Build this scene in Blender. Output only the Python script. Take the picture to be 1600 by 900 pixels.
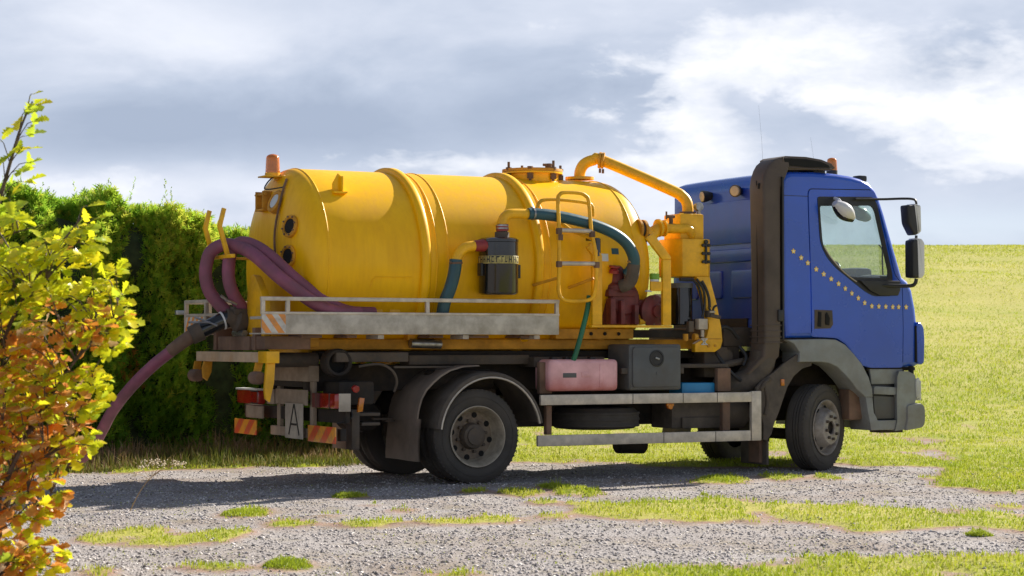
import bpy, bmesh, math, random
import numpy as np
from mathutils import Vector, Matrix, geometry, Quaternion, noise as mnoise

random.seed(7)
RNG = np.random.default_rng(11)
scene = bpy.context.scene
for o in list(bpy.data.objects):
    bpy.data.objects.remove(o)
COL = scene.collection

# ------------------------------------------------------------------ camera
CAM = Vector((-8.7303, -17.1705, 1.3434))
YAW = math.radians(28.0)
FH = Vector((math.sin(YAW), math.cos(YAW), 0))      # forward along the ground
RH = Vector((math.cos(YAW), -math.sin(YAW), 0))     # to the right
cam = bpy.data.cameras.new('camera')
cam.sensor_width = 36.0
cam.lens = 71.1
cam.clip_start = 0.1
cam.clip_end = 3000
cam.dof.use_dof = True
cam.dof.focus_distance = 20.5
cam.dof.aperture_fstop = 4.8
camo = bpy.data.objects.new('camera', cam)
COL.objects.link(camo)
camo.location = CAM
PITCH = math.atan(85 / 3160.0)
camo.rotation_euler = (math.pi / 2 + PITCH, 0, -YAW)
scene.camera = camo

# ------------------------------------------------------------------ exposure
scene.view_settings.view_transform = 'Standard'
scene.view_settings.look = 'None'
scene.view_settings.exposure = 1.04
scene.view_settings.gamma = 1.0
scene.view_settings.use_curve_mapping = False

# ------------------------------------------------------------------ sun and sky
SUN_EL = math.radians(30)
SUN_PHI = math.radians(15)      # from +X towards +Y
SDIR = Vector((math.cos(SUN_EL) * math.cos(SUN_PHI), math.cos(SUN_EL) * math.sin(SUN_PHI), math.sin(SUN_EL)))
sun = bpy.data.lights.new('sun', 'SUN')
sun.energy = 5.0
sun.angle = math.radians(0.55)
sun.color = (1.0, 0.93, 0.82)
suno = bpy.data.objects.new('sun', sun)
COL.objects.link(suno)
suno.rotation_euler = SDIR.to_track_quat('Z', 'Y').to_euler()
suno.location = (20, 5, 15)

world = bpy.data.worlds.new('World')
scene.world = world
world.use_nodes = True
wn = world.node_tree.nodes
wl = world.node_tree.links
wn.clear()


def N(tree, typ, **kw):
    n = tree.nodes.new(typ)
    for k, v in kw.items():
        setattr(n, k, v)
    return n


def M(tree, op, a, b=None, c=None, clamp=False):
    n = tree.nodes.new('ShaderNodeMath')
    n.operation = op
    n.use_clamp = clamp
    for i, v in enumerate((a, b, c)):
        if v is None:
            continue
        if isinstance(v, (int, float)):
            n.inputs[i].default_value = v
        else:
            tree.links.new(v, n.inputs[i])
    return n.outputs[0]


def MIX(tree, fac, a, b):
    n = tree.nodes.new('ShaderNodeMix')
    n.data_type = 'RGBA'
    for idx, v in ((0, fac), (6, a), (7, b)):
        if isinstance(v, (int, float)):
            n.inputs[idx].default_value = v
        elif isinstance(v, tuple):
            n.inputs[idx].default_value = (*v, 1) if len(v) == 3 else v
        else:
            tree.links.new(v, n.inputs[idx])
    return n.outputs[2]


def NOISE(tree, vec, scale, detail=4, rough=0.5, dist=0.0):
    n = tree.nodes.new('ShaderNodeTexNoise')
    n.inputs['Scale'].default_value = scale
    n.inputs['Detail'].default_value = detail
    n.inputs['Roughness'].default_value = rough
    n.inputs['Distortion'].default_value = dist
    if vec is not None:
        tree.links.new(vec, n.inputs['Vector'])
    return n.outputs['Fac']


def RAMP(tree, fac, stops):
    n = tree.nodes.new('ShaderNodeValToRGB')
    cr = n.color_ramp
    while len(cr.elements) < len(stops):
        cr.elements.new(0.5)
    for e, (p, c) in zip(cr.elements, stops):
        e.position = p
        e.color = (c, c, c, 1) if isinstance(c, (int, float)) else (*c, 1)
    tree.links.new(fac, n.inputs[0])
    return n.outputs[0]


def build_sky():
    t = world.node_tree
    sky = N(t, 'ShaderNodeTexSky', sky_type='NISHITA')
    sky.sun_disc = False
    sky.sun_elevation = SUN_EL
    sky.sun_rotation = math.pi / 2 - SUN_PHI
    sky.air_density = 1.0
    sky.dust_density = 1.2
    clear = N(t, 'ShaderNodeVectorMath', operation='SCALE')
    t.links.new(sky.outputs[0], clear.inputs[0])
    clear.inputs['Scale'].default_value = 0.085
    tc = N(t, 'ShaderNodeTexCoord')
    sep = N(t, 'ShaderNodeSeparateXYZ')
    # direction turned so that azimuth 0 lies over the field beyond the lorry
    rot = N(t, 'ShaderNodeVectorRotate', rotation_type='Z_AXIS')
    t.links.new(tc.outputs['Generated'], rot.inputs['Vector'])
    rot.inputs['Angle'].default_value = YAW
    t.links.new(rot.outputs[0], sep.inputs[0])
    az = M(t, 'ARCTAN2', sep.outputs[0], sep.outputs[1])
    el = M(t, 'ARCSINE', sep.outputs[2])
    comb = N(t, 'ShaderNodeCombineXYZ')
    t.links.new(M(t, 'MULTIPLY', az, 1.0), comb.inputs[0])
    t.links.new(M(t, 'MULTIPLY', el, 2.3), comb.inputs[1])
    v = comb.outputs[0]
    n1 = NOISE(t, v, 7.0, 7, 0.55, 0.3)
    n2 = NOISE(t, v, 22.0, 6, 0.6, 0.25)
    n3 = NOISE(t, v, 3.0, 3, 0.5)
    n4 = NOISE(t, v, 60.0, 5, 0.6, 0.2)
    # warped coordinates for the individual clouds
    wx = M(t, 'ADD', az, M(t, 'MULTIPLY', M(t, 'SUBTRACT', n2, 0.5), 0.07))
    wy = M(t, 'ADD', el, M(t, 'MULTIPLY', M(t, 'SUBTRACT', n1, 0.5), 0.045))

    def blob(a0, e0, sa, se):
        dx = M(t, 'DIVIDE', M(t, 'SUBTRACT', wx, a0), sa)
        dy = M(t, 'DIVIDE', M(t, 'SUBTRACT', wy, e0), se)
        r2 = M(t, 'ADD', M(t, 'MULTIPLY', dx, dx), M(t, 'MULTIPLY', dy, dy))
        return M(t, 'EXPONENT', M(t, 'MULTIPLY', r2, -1.0))

    # the grey sheet of cloud with its thicker and thinner parts
    val = M(t, 'ADD', M(t, 'MULTIPLY', n1, 0.62), M(t, 'MULTIPLY', n3, 0.30))
    val = M(t, 'ADD', val, M(t, 'MULTIPLY', n2, 0.16))
    for a0, e0, sa, se, amp in [(-0.085, 0.108, 0.10, 0.022, -0.26), (-0.21, 0.100, 0.07, 0.020, -0.22), (0.015, 0.122, 0.045, 0.022, -0.20),
                                (0.215, 0.138, 0.045, 0.018, -0.24), (0.03, 0.150, 0.20, 0.014, 0.03), (-0.17, 0.150, 0.06, 0.02, 0.14),
                                (-0.20, 0.074, 0.20, 0.010, 0.22), (0.06, 0.075, 0.10, 0.016, 0.16), (0.19, 0.062, 0.09, 0.012, 0.05)]:
        val = M(t, 'ADD', val, M(t, 'MULTIPLY', blob(a0, e0, sa, se), amp))
    sheet_c = RAMP(t, M(t, 'SUBTRACT', M(t, 'MULTIPLY', M(t, 'SUBTRACT', val, 0.48), 1.25), -0.43), [(0.14, (0.36, 0.425, 0.55)), (0.36, (0.455, 0.52, 0.645)), (0.56, (0.60, 0.65, 0.76)), (0.80, (0.78, 0.81, 0.89))])
    # sunlit cumulus: broad bright banks with broken edges
    d = None
    for a0, e0, sa, se, amp in [(0.125, 0.138, 0.075, 0.022, 0.72), (0.180, 0.112, 0.085, 0.014, 0.74), (0.092, 0.112, 0.026, 0.022, 0.62), (0.235, 0.090, 0.055, 0.013, 0.80),
                                (0.090, 0.088, 0.045, 0.010, 0.50), (-0.03, 0.089, 0.060, 0.006, 0.55), (0.245, 0.125, 0.03, 0.03, 0.35), (-0.20, 0.078, 0.07, 0.006, 0.35)]:
        bb = M(t, 'MULTIPLY', blob(a0, e0, sa, se), amp)
        d = bb if d is None else M(t, 'ADD', d, bb)
    d = M(t, 'MINIMUM', d, 0.85)
    d = M(t, 'ADD', d, M(t, 'MULTIPLY', M(t, 'SUBTRACT', n1, 0.5), 0.80))
    d = M(t, 'ADD', d, M(t, 'MULTIPLY', M(t, 'SUBTRACT', n2, 0.5), 0.85))
    d = M(t, 'ADD', d, M(t, 'MULTIPLY', M(t, 'SUBTRACT', n4, 0.5), 0.30))
    d = M(t, 'SUBTRACT', d, M(t, 'MULTIPLY', blob(0.120, 0.116, 0.024, 0.013), 0.75))
    cum = RAMP(t, d, [(0.20, 0.0), (0.42, 0.50), (0.88, 1.0)])
    cumc = MIX(t, RAMP(t, M(t, 'ADD', M(t, 'MULTIPLY', n2, 0.6), M(t, 'MULTIPLY', n4, 0.4)), [(0.35, 0.0), (0.60, 1.0)]), (0.80, 0.83, 0.90), (0.98, 0.98, 1.0))
    # gaps of clear sky near the skyline, and the mostly open sky higher up
    gap = M(t, 'MULTIPLY', blob(0.215, 0.052, 0.09, 0.012), 0.7)
    pale = MIX(t, 0.75, clear.outputs[0], (0.62, 0.74, 0.92))
    col = MIX(t, gap, sheet_c, pale)
    col = MIX(t, M(t, 'MULTIPLY', cum, 0.92), col, cumc)
    hi = RAMP(t, el, [(0.19, 0.0), (0.36, 1.0)])
    open_ = RAMP(t, n3, [(0.30, 1.0), (0.62, 0.75)])
    col = MIX(t, M(t, 'MULTIPLY', hi, open_), col, clear.outputs[0])
    bg = N(t, 'ShaderNodeBackground')
    t.links.new(col, bg.inputs[0])
    bg.inputs[1].default_value = 0.575
    out = N(t, 'ShaderNodeOutputWorld')
    t.links.new(bg.outputs[0], out.inputs[0])


build_sky()

# ------------------------------------------------------------------ object helpers


def tag(o, label=None, cat=None, group=None, kind=None):
    if label: o['label'] = label
    if cat: o['category'] = cat
    if group: o['group'] = group
    if kind: o['kind'] = kind
    return o


def thing(name, loc, label, cat, group=None):
    o = bpy.data.objects.new(name, None)
    o.empty_display_size = 0.1
    COL.objects.link(o)
    o.location = loc
    return tag(o, label, cat, group)


class MB:
    """collects geometry of ONE mesh object (world coordinates)"""

    def __init__(self):
        self.v = []
        self.f = []

    def add(self, vs, fs):
        n = len(self.v)
        self.v.extend([tuple(p) for p in vs])
        self.f.extend([tuple(i + n for i in f) for f in fs])
        return self

    def bm(self, bm):
        bm.verts.index_update()
        self.add([v.co[:] for v in bm.verts], [[v.index for v in f.verts] for f in bm.faces])
        bm.free()
        return self

    def box(self, x0, x1, y0, y1, z0, z1, b=0.0, seg=2, rot=None, M4=None):
        bm = bmesh.new()
        c = Vector(((x0 + x1) / 2, (y0 + y1) / 2, (z0 + z1) / 2))
        bmesh.ops.create_cube(bm, size=1.0)
        bmesh.ops.scale(bm, vec=(abs(x1 - x0), abs(y1 - y0), abs(z1 - z0)), verts=bm.verts)
        if b > 0:
            bmesh.ops.bevel(bm, geom=bm.edges[:], offset=b, segments=seg, affect='EDGES', profile=0.6)
        if rot is not None:
            bmesh.ops.rotate(bm, cent=(0, 0, 0), matrix=rot, verts=bm.verts)
        bmesh.ops.translate(bm, vec=c, verts=bm.verts)
        if M4 is not None:
            bm.transform(M4)
        return self.bm(bm)

    def prism(self, poly, a0, a1, axis='Y', b=0.0, seg=2):
        """poly = 2D outline; axis Y: (x,z), axis X: (y,z), axis Z: (x,y)"""
        def P(p, a):
            if axis == 'Y': return (p[0], a, p[1])
            if axis == 'X': return (a, p[0], p[1])
            return (p[0], p[1], a)
        bm = bmesh.new()
        lo = [bm.verts.new(P(p, a0)) for p in poly]
        hi = [bm.verts.new(P(p, a1)) for p in poly]
        n = len(poly)
        f0 = bm.faces.new(lo)
        f1 = bm.faces.new(hi[::-1])
        for i in range(n):
            bm.faces.new((lo[i], lo[(i + 1) % n], hi[(i + 1) % n], hi[i])[::-1])
        bmesh.ops.recalc_face_normals(bm, faces=bm.faces[:])
        if b > 0:
            es = list({e for f in (f0, f1) for e in f.edges})
            bmesh.ops.bevel(bm, geom=es, offset=b, segments=seg, affect='EDGES', profile=0.6)
        bmesh.ops.triangulate(bm, faces=[f for f in bm.faces if len(f.verts) > 4])
        return self.bm(bm)

    def tube(self, path, r, n=12, smooth=0, cap=True, squash=None):
        pts = [Vector(p) for p in path]
        rr = list(r) if isinstance(r, (list, tuple)) else [r] * len(pts)
        if smooth:
            np_, nr = [], []
            for i in range(len(pts) - 1):
                p0 = pts[max(i - 1, 0)]; p1 = pts[i]; p2 = pts[i + 1]; p3 = pts[min(i + 2, len(pts) - 1)]
                for k in range(smooth):
                    t = k / smooth
                    np_.append(0.5 * ((2 * p1) + (p2 - p0) * t + (2 * p0 - 5 * p1 + 4 * p2 - p3) * t * t + (3 * p1 - p0 - 3 * p2 + p3) * t ** 3))
                    nr.append(rr[i] * (1 - t) + rr[i + 1] * t)
            np_.append(pts[-1]); nr.append(rr[-1])
            pts, rr = np_, nr
        m = len(pts)
        tang = []
        for i in range(m):
            a = pts[min(i + 1, m - 1)] - pts[max(i - 1, 0)]
            tang.append(a.normalized())
        up = Vector((0, 0, 1)) if abs(tang[0].z) < 0.9 else Vector((1, 0, 0))
        nx = tang[0].cross(up).normalized()
        vs, fs = [], []
        for i in range(m):
            if i:
                q = tang[i - 1].rotation_difference(tang[i])
                nx = (q @ nx).normalized()
            ny = tang[i].cross(nx).normalized()
            for k in range(n):
                a = 2 * math.pi * k / n
                vs.append(pts[i] + (nx * math.cos(a) + ny * math.sin(a)) * rr[i])
        for i in range(m - 1):
            for k in range(n):
                k2 = (k + 1) % n
                fs.append((i * n + k, i * n + k2, (i + 1) * n + k2, (i + 1) * n + k))
        if cap:
            fs.append(tuple(range(n))[::-1])
            fs.append(tuple((m - 1) * n + k for k in range(n)))
        return self.add(vs, fs)

    def lathe(self, prof, origin, axis, n=32, closed=False, cap=True):
        """prof = [(radius, distance along axis)]"""
        ax = Vector(axis).normalized()
        up = Vector((0, 0, 1)) if abs(ax.z) < 0.9 else Vector((1, 0, 0))
        e1 = ax.cross(up).normalized()
        e2 = ax.cross(e1).normalized()
        O = Vector(origin)
        vs, fs = [], []
        for r, h in prof:
            r = max(r, 0.0004)
            for k in range(n):
                a = 2 * math.pi * k / n
                vs.append(O + ax * h + (e1 * math.cos(a) + e2 * math.sin(a)) * r)
        m = len(prof)
        for i in range(m - 1 if not closed else m):
            for k in range(n):
                k2 = (k + 1) % n
                j = (i + 1) % m
                fs.append((i * n + k, j * n + k, j * n + k2, i * n + k2))
        if not closed and cap:
            if prof[0][0] > 0.001: fs.append(tuple(range(n)))
            if prof[-1][0] > 0.001: fs.append(tuple((m - 1) * n + k for k in range(n))[::-1])
        return self.add(vs, fs)

    def cyl(self, p0, p1, r, n=16, b=0.0):
        p0 = Vector(p0); p1 = Vector(p1)
        L = (p1 - p0).length
        if b > 0:
            prof = [(r - b, 0), (r, b), (r, L - b), (r - b, L)]
        else:
            prof = [(r, 0), (r, L)]
        return self.lathe(prof, p0, p1 - p0, n)

    def build(self, name, mat, parent=None, smooth=True, label=None, ang=35, warp=None, kind=None):
        me = bpy.data.meshes.new(name)
        vs = self.v if warp is None else [warp(p) for p in self.v]
        me.from_pydata(vs, [], self.f)
        me.validate()
        bm = bmesh.new()
        bm.from_mesh(me)
        bmesh.ops.recalc_face_normals(bm, faces=bm.faces[:])
        bm.to_mesh(me)
        bm.free()
        if smooth:
            me.polygons.foreach_set('use_smooth', [True] * len(me.polygons))
            me.set_sharp_from_angle(angle=math.radians(ang))
        me.materials.append(mat)
        o = bpy.data.objects.new(name, me)
        COL.objects.link(o)
        if parent is not None:
            o.parent = parent
            if parent.type == 'EMPTY':
                o.matrix_parent_inverse = Matrix.Translation(-parent.location)
        if label: o['label'] = label
        if kind: o['kind'] = kind
        return o


def raw_mesh(name, verts, faces_flat, nper, mats, attrs=None, matidx=None, smooth=False):
    """fast numpy mesh: verts (n,3), faces (m,nper)"""
    me = bpy.data.meshes.new(name)
    nv = len(verts)
    nf = len(faces_flat)
    me.vertices.add(nv)
    me.vertices.foreach_set('co', np.asarray(verts, dtype=np.float32).ravel())
    me.loops.add(nf * nper)
    me.loops.foreach_set('vertex_index', np.asarray(faces_flat, dtype=np.int32).ravel())
    me.polygons.add(nf)
    me.polygons.foreach_set('loop_start', np.arange(nf, dtype=np.int32) * nper)
    me.polygons.foreach_set('loop_total', np.full(nf, nper, dtype=np.int32))
    if smooth:
        me.polygons.foreach_set('use_smooth', np.ones(nf, dtype=bool))
    if matidx is not None:
        me.polygons.foreach_set('material_index', np.asarray(matidx, dtype=np.int32))
    for m in mats:
        me.materials.append(m)
    if attrs:
        for k, (dom, arr) in attrs.items():
            a = me.attributes.new(k, 'FLOAT', dom)
            a.data.foreach_set('value', np.asarray(arr, dtype=np.float32))
    me.update(calc_edges=True)
    return me


def link_mesh(name, me, parent=None):
    o = bpy.data.objects.new(name, me)
    COL.objects.link(o)
    if parent is not None:
        o.parent = parent
        if parent.type == 'EMPTY':
            o.matrix_parent_inverse = Matrix.Translation(-parent.location)
    return o

# ------------------------------------------------------------------ materials


def pmat(name, col, rough=0.5, metal=0.0, var=0.12, vscale=3.0, dirt=0.0, dcol=(0.09, 0.075, 0.055), dscale=2.5,
         bump=0.0, bscale=40.0, coat=0.0, low_dirt_shade=None, spec=0.5, emit=None, streak=0.0, alt=None):
    m = bpy.data.materials.new(name)
    m.use_nodes = True
    t = m.node_tree
    p = t.nodes['Principled BSDF']
    tc = N(t, 'ShaderNodeTexCoord')
    v = tc.outputs['Object']
    nz = NOISE(t, v, vscale, 5, 0.6)
    c2 = alt if alt else tuple(max(0, c * (1 - var * 2.2)) for c in col)
    c = MIX(t, RAMP(t, nz, [(0.35, 0.0), (0.7, 1.0)]), tuple(min(1, x * (1 + var * 0.4)) for x in col), c2)
    rg = M(t, 'ADD', rough, M(t, 'MULTIPLY', M(t, 'SUBTRACT', nz, 0.5), 0.18 if not metal else 0.25), clamp=True)
    if dirt > 0 or low_dirt_shade:
        dn = NOISE(t, v, dscale, 8, 0.68)
        if streak > 0:
            mp = N(t, 'ShaderNodeMapping')
            mp.inputs['Scale'].default_value = (9, 9, 1.1)
            t.links.new(v, mp.inputs[0])
            sn = NOISE(t, mp.outputs[0], 2.0, 5, 0.6)
            dn = M(t, 'ADD', M(t, 'MULTIPLY', dn, 1 - streak), M(t, 'MULTIPLY', sn, streak))
        k = RAMP(t, dn, [(0.42, 0.0), (0.72, 1.0)])
        fac = M(t, 'MULTIPLY', k, dirt)
        if low_dirt_shade:
            sx = N(t, 'ShaderNodeSeparateXYZ')
            t.links.new(v, sx.inputs[0])
            zz = M(t, 'SUBTRACT', 1.0, M(t, 'DIVIDE', M(t, 'SUBTRACT', sx.outputs[2], low_dirt_shade[0]), low_dirt_shade[1]), clamp=True)
            fac = M(t, 'ADD', fac, M(t, 'MULTIPLY', M(t, 'MULTIPLY', zz, low_dirt_shade[2]), M(t, 'ADD', 0.35, dn)), clamp=True)
        c = MIX(t, fac, c, dcol)
        rg = M(t, 'ADD', rg, M(t, 'MULTIPLY', fac, 0.45), clamp=True)
    t.links.new(c, p.inputs['Base Color'])
    t.links.new(rg, p.inputs['Roughness'])
    p.inputs['Metallic'].default_value = metal
    p.inputs['Specular IOR Level'].default_value = spec
    if coat:
        p.inputs['Coat Weight'].default_value = coat
        p.inputs['Coat Roughness'].default_value = 0.08
    if bump:
        b = N(t, 'ShaderNodeBump')
        b.inputs['Strength'].default_value = bump
        b.inputs['Distance'].default_value = 0.01
        t.links.new(NOISE(t, v, bscale, 4, 0.6), b.inputs['Height'])
        t.links.new(b.outputs[0], p.inputs['Normal'])
    return m


YEL = pmat('yellow paint', (1.0, 0.53, 0.001), 0.38, var=0.05, vscale=1.4, dirt=0.50, dcol=(0.68, 0.28, 0.004), dscale=1.5, bump=0.05, bscale=6, coat=0.06, streak=0.5, spec=0.28)
YEL2 = pmat('yellow frame paint', (0.96, 0.50, 0.003), 0.38, var=0.1, dirt=0.45, dcol=(0.26, 0.12, 0.02), dscale=5, bump=0.08, bscale=30)
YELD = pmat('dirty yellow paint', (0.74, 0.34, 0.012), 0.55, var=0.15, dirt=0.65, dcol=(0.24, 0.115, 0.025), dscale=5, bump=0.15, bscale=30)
BLUE = pmat('blue paint', (0.005, 0.075, 0.52), 0.24, var=0.05, vscale=1.5, dirt=0.10, dcol=(0.05, 0.09, 0.28), dscale=1.5, bump=0.03, bscale=3.5, coat=0.6, spec=0.5, low_dirt_shade=(1.1, 0.9, 0.10))
BLUER = pmat('blue paint rear wall', (0.012, 0.062, 0.46), 0.30, var=0.08, dirt=0.30, dcol=(0.11, 0.08, 0.30), dscale=1.6, coat=0.45, bump=0.05, bscale=6, low_dirt_shade=(1.2, 1.0, 0.12))
BLK = pmat('black plastic', (0.016, 0.016, 0.017), 0.45, var=0.15, dirt=0.3, dscale=6, dcol=(0.05, 0.045, 0.04))
BLKG = pmat('black gloss metal', (0.008, 0.008, 0.008), 0.16, var=0.1, dirt=0.15, dscale=5, dcol=(0.04, 0.04, 0.035), coat=0.4)
SNORK = pmat('faded black plastic', (0.088, 0.060, 0.044), 0.52, var=0.2, vscale=2.5, dirt=0.5, dcol=(0.12, 0.095, 0.075), dscale=3, low_dirt_shade=(1.1, 0.8, 0.7))
GREYP = pmat('grey plastic', (0.27, 0.285, 0.28), 0.55, var=0.12, dirt=0.55, dcol=(0.20, 0.175, 0.145), dscale=5, low_dirt_shade=(0.3, 0.9, 0.35))
MUD = pmat('dusty black plastic', (0.090, 0.072, 0.056), 0.75, var=0.2, dirt=0.7, dcol=(0.19, 0.155, 0.12), dscale=4, bump=0.15, bscale=25)
FLAP = pmat('dusty mudflap', (0.24, 0.185, 0.14), 0.85, var=0.15, dirt=0.7, dcol=(0.33, 0.26, 0.195), dscale=4, bump=0.2, bscale=25)
CHAS = pmat('dirty chassis', (0.024, 0.018, 0.013), 0.75, var=0.3, dirt=0.65, dcol=(0.085, 0.060, 0.040), dscale=5, bump=0.3, bscale=25)
CHAS2 = pmat('chassis iron', (0.082, 0.064, 0.048), 0.7, var=0.3, dirt=0.7, dcol=(0.19, 0.14, 0.098), dscale=6, bump=0.3, bscale=25)
RUST = pmat('rusty bracket', (0.22, 0.125, 0.08), 0.8, var=0.3, dirt=0.7, dcol=(0.17, 0.125, 0.09), dscale=9, bump=0.3, bscale=30)
ALU = pmat('aluminium', (0.66, 0.58, 0.48), 0.48, metal=0.35, var=0.12, vscale=9, dirt=0.55, dcol=(0.42, 0.37, 0.30), dscale=8, bump=0.05)
ALUP = pmat('checker aluminium', (0.56, 0.51, 0.43), 0.55, metal=0.2, var=0.12, vscale=6, dirt=0.7, dcol=(0.40, 0.35, 0.27), dscale=6, bump=0.15, bscale=120)
STEEL = pmat('steel', (0.42, 0.42, 0.42), 0.35, metal=0.9, var=0.2, vscale=14, dirt=0.4, dscale=9)
RIM = pmat('rim', (0.46, 0.39, 0.29), 0.55, metal=0.25, var=0.2, dirt=0.75, dcol=(0.14, 0.115, 0.085), dscale=8, bump=0.15, bscale=40)
RIMD = pmat('rim disc', (0.26, 0.205, 0.155), 0.65, metal=0.15, var=0.2, dirt=0.75, dcol=(0.10, 0.075, 0.055), dscale=8, bump=0.2, bscale=40)
RIMF = pmat('front rim', (0.42, 0.38, 0.34), 0.55, metal=0.3, var=0.2, dirt=0.7, dcol=(0.13, 0.09, 0.06), dscale=7, bump=0.15, bscale=40)
TYRE = pmat('tyre rubber', (0.062, 0.054, 0.046), 0.82, var=0.2, vscale=8, dirt=0.6, dcol=(0.135, 0.115, 0.095), dscale=4, bump=0.25, bscale=50)
MAROON = pmat('maroon hose', (0.27, 0.075, 0.125), 0.55, var=0.2, vscale=5, dirt=0.45, dcol=(0.26, 0.13, 0.15), dscale=5, bump=0.1, bscale=30)
TEAL = pmat('blue green hose', (0.014, 0.085, 0.115), 0.40, var=0.15, dirt=0.25, dcol=(0.10, 0.14, 0.14), dscale=6)
GREENH = pmat('green hose', (0.010, 0.16, 0.075), 0.4, var=0.15, dirt=0.2, dscale=6)
PUMP = pmat('maroon cast iron', (0.19, 0.030, 0.027), 0.5, var=0.25, dirt=0.5, dcol=(0.07, 0.035, 0.03), dscale=6, bump=0.3, bscale=30)
REDP = pmat('red rubber', (0.30, 0.030, 0.028), 0.45, var=0.2, dirt=0.3, dcol=(0.12, 0.03, 0.03), dscale=8)
PINK = pmat('red plastic with painted sunlit top', (0.90, 0.50, 0.51), 0.36, var=0.12, vscale=3, dirt=0.25, dcol=(0.55, 0.13, 0.10), dscale=3, low_dirt_shade=(0.88, 0.16, 0.6))  # sun highlight painted into the pale top; lower mix is deeper red, not dirt
GBOX = pmat('grey box plastic', (0.115, 0.122, 0.122), 0.55, var=0.12, dirt=0.5, dcol=(0.12, 0.105, 0.085), dscale=4, low_dirt_shade=(0.86, 0.3, 0.4))
SKY_BLUE = pmat('bright blue plastic', (0.02, 0.25, 0.50), 0.4, var=0.1)
TAN = pmat('tan weathered paint', (0.60, 0.44, 0.29), 0.65, var=0.15, dirt=0.6, dcol=(0.52, 0.27, 0.10), dscale=5)
WHITE = pmat('white paint', (0.72, 0.72, 0.70), 0.4, var=0.08, dirt=0.2, dscale=6)
CREAM = pmat('dirty white plate', (0.50, 0.43, 0.34), 0.6, var=0.12, dirt=0.5, dcol=(0.25, 0.21, 0.16), dscale=6)
PLATE = pmat('dusty plate', (0.36, 0.28, 0.20), 0.75, var=0.15, dirt=0.6, dcol=(0.22, 0.165, 0.115), dscale=6)
TEXTB = pmat('black print', (0.015, 0.015, 0.015), 0.5, var=0.1)
LABELY = pmat('gold label', (0.50, 0.42, 0.14), 0.5, var=0.3, vscale=30)
LABELW = pmat('white label', (0.62, 0.66, 0.66), 0.5, var=0.1)
LIME = pmat('lime plastic', (0.20, 0.42, 0.03), 0.4)
MIRR = pmat('mirror shell', (0.66, 0.65, 0.66), 0.28, var=0.05, coat=0.3)
DARKIN = pmat('dark interior', (0.05, 0.06, 0.065), 0.7, var=0.1)
SEAT = pmat('seat fabric', (0.06, 0.07, 0.09), 0.9, var=0.15)
FLATBLK = pmat('flat black', (0.008, 0.008, 0.008), 0.9)  # plain flat black for openings, recesses, seams and small black parts


def stripe_mat(name, ca, cb, scale, direction, rough=0.45):
    m = bpy.data.materials.new(name)
    m.use_nodes = True
    t = m.node_tree
    p = t.nodes['Principled BSDF']
    tc = N(t, 'ShaderNodeTexCoord')
    sx = N(t, 'ShaderNodeSeparateXYZ')
    t.links.new(tc.outputs['Object'], sx.inputs[0])
    a = M(t, 'ADD', M(t, 'MULTIPLY', sx.outputs[0], direction[0]), M(t, 'MULTIPLY', sx.outputs[1], direction[1]))
    a = M(t, 'ADD', a, M(t, 'MULTIPLY', sx.outputs[2], direction[2]))
    fr = M(t, 'FRACT', M(t, 'MULTIPLY', a, scale))
    k = M(t, 'GREATER_THAN', fr, 0.5)
    nz = NOISE(t, tc.outputs['Object'], 14, 5, 0.65)
    c = MIX(t, k, ca, cb)
    c = MIX(t, M(t, 'MULTIPLY', RAMP(t, nz, [(0.45, 0.0), (0.7, 1.0)]), 0.5), c, (0.25, 0.17, 0.12))
    t.links.new(c, p.inputs['Base Color'])
    p.inputs['Roughness'].default_value = rough
    return m


STRIPE = stripe_mat('orange and white hazard stripes', (0.62, 0.60, 0.55), (0.80, 0.30, 0.05), 8.0, (1, 1, 0.75))
REFL = stripe_mat('red and orange reflector', (0.80, 0.10, 0.03), (0.90, 0.36, 0.04), 3.4, (0, 1, 1.2), 0.3)


def glass_mat(name, tint, spec_rough=0.02, gloss=1.0):
    m = bpy.data.materials.new(name)
    m.use_nodes = True
    t = m.node_tree
    t.nodes.clear()
    tr = N(t, 'ShaderNodeBsdfTransparent')
    tr.inputs[0].default_value = (*tint, 1)
    gl = N(t, 'ShaderNodeBsdfGlossy')
    gl.inputs['Roughness'].default_value = spec_rough
    lw = N(t, 'ShaderNodeLayerWeight')
    lw.inputs['Blend'].default_value = 0.5
    frv = M(t, 'ADD', 0.04, M(t, 'MULTIPLY', M(t, 'POWER', lw.outputs['Facing'], 5.0), 0.96))
    nz = NOISE(t, N(t, 'ShaderNodeTexCoord').outputs['Object'], 3.0, 6, 0.7)
    df = N(t, 'ShaderNodeBsdfDiffuse')
    df.inputs[0].default_value = (0.5, 0.52, 0.5, 1)
    mx = N(t, 'ShaderNodeMixShader')
    t.links.new(M(t, 'MULTIPLY', frv, gloss, clamp=True), mx.inputs[0])
    t.links.new(tr.outputs[0], mx.inputs[1])
    t.links.new(gl.outputs[0], mx.inputs[2])
    m2 = N(t, 'ShaderNodeMixShader')
    t.links.new(M(t, 'MULTIPLY', nz, 0.22), m2.inputs[0])
    t.links.new(mx.outputs[0], m2.inputs[1])
    t.links.new(df.outputs[0], m2.inputs[2])
    out = N(t, 'ShaderNodeOutputMaterial')
    t.links.new(m2.outputs[0], out.inputs[0])
    return m


GLASS = glass_mat('tinted window glass', (0.90, 0.97, 0.96), gloss=1.9)


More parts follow.
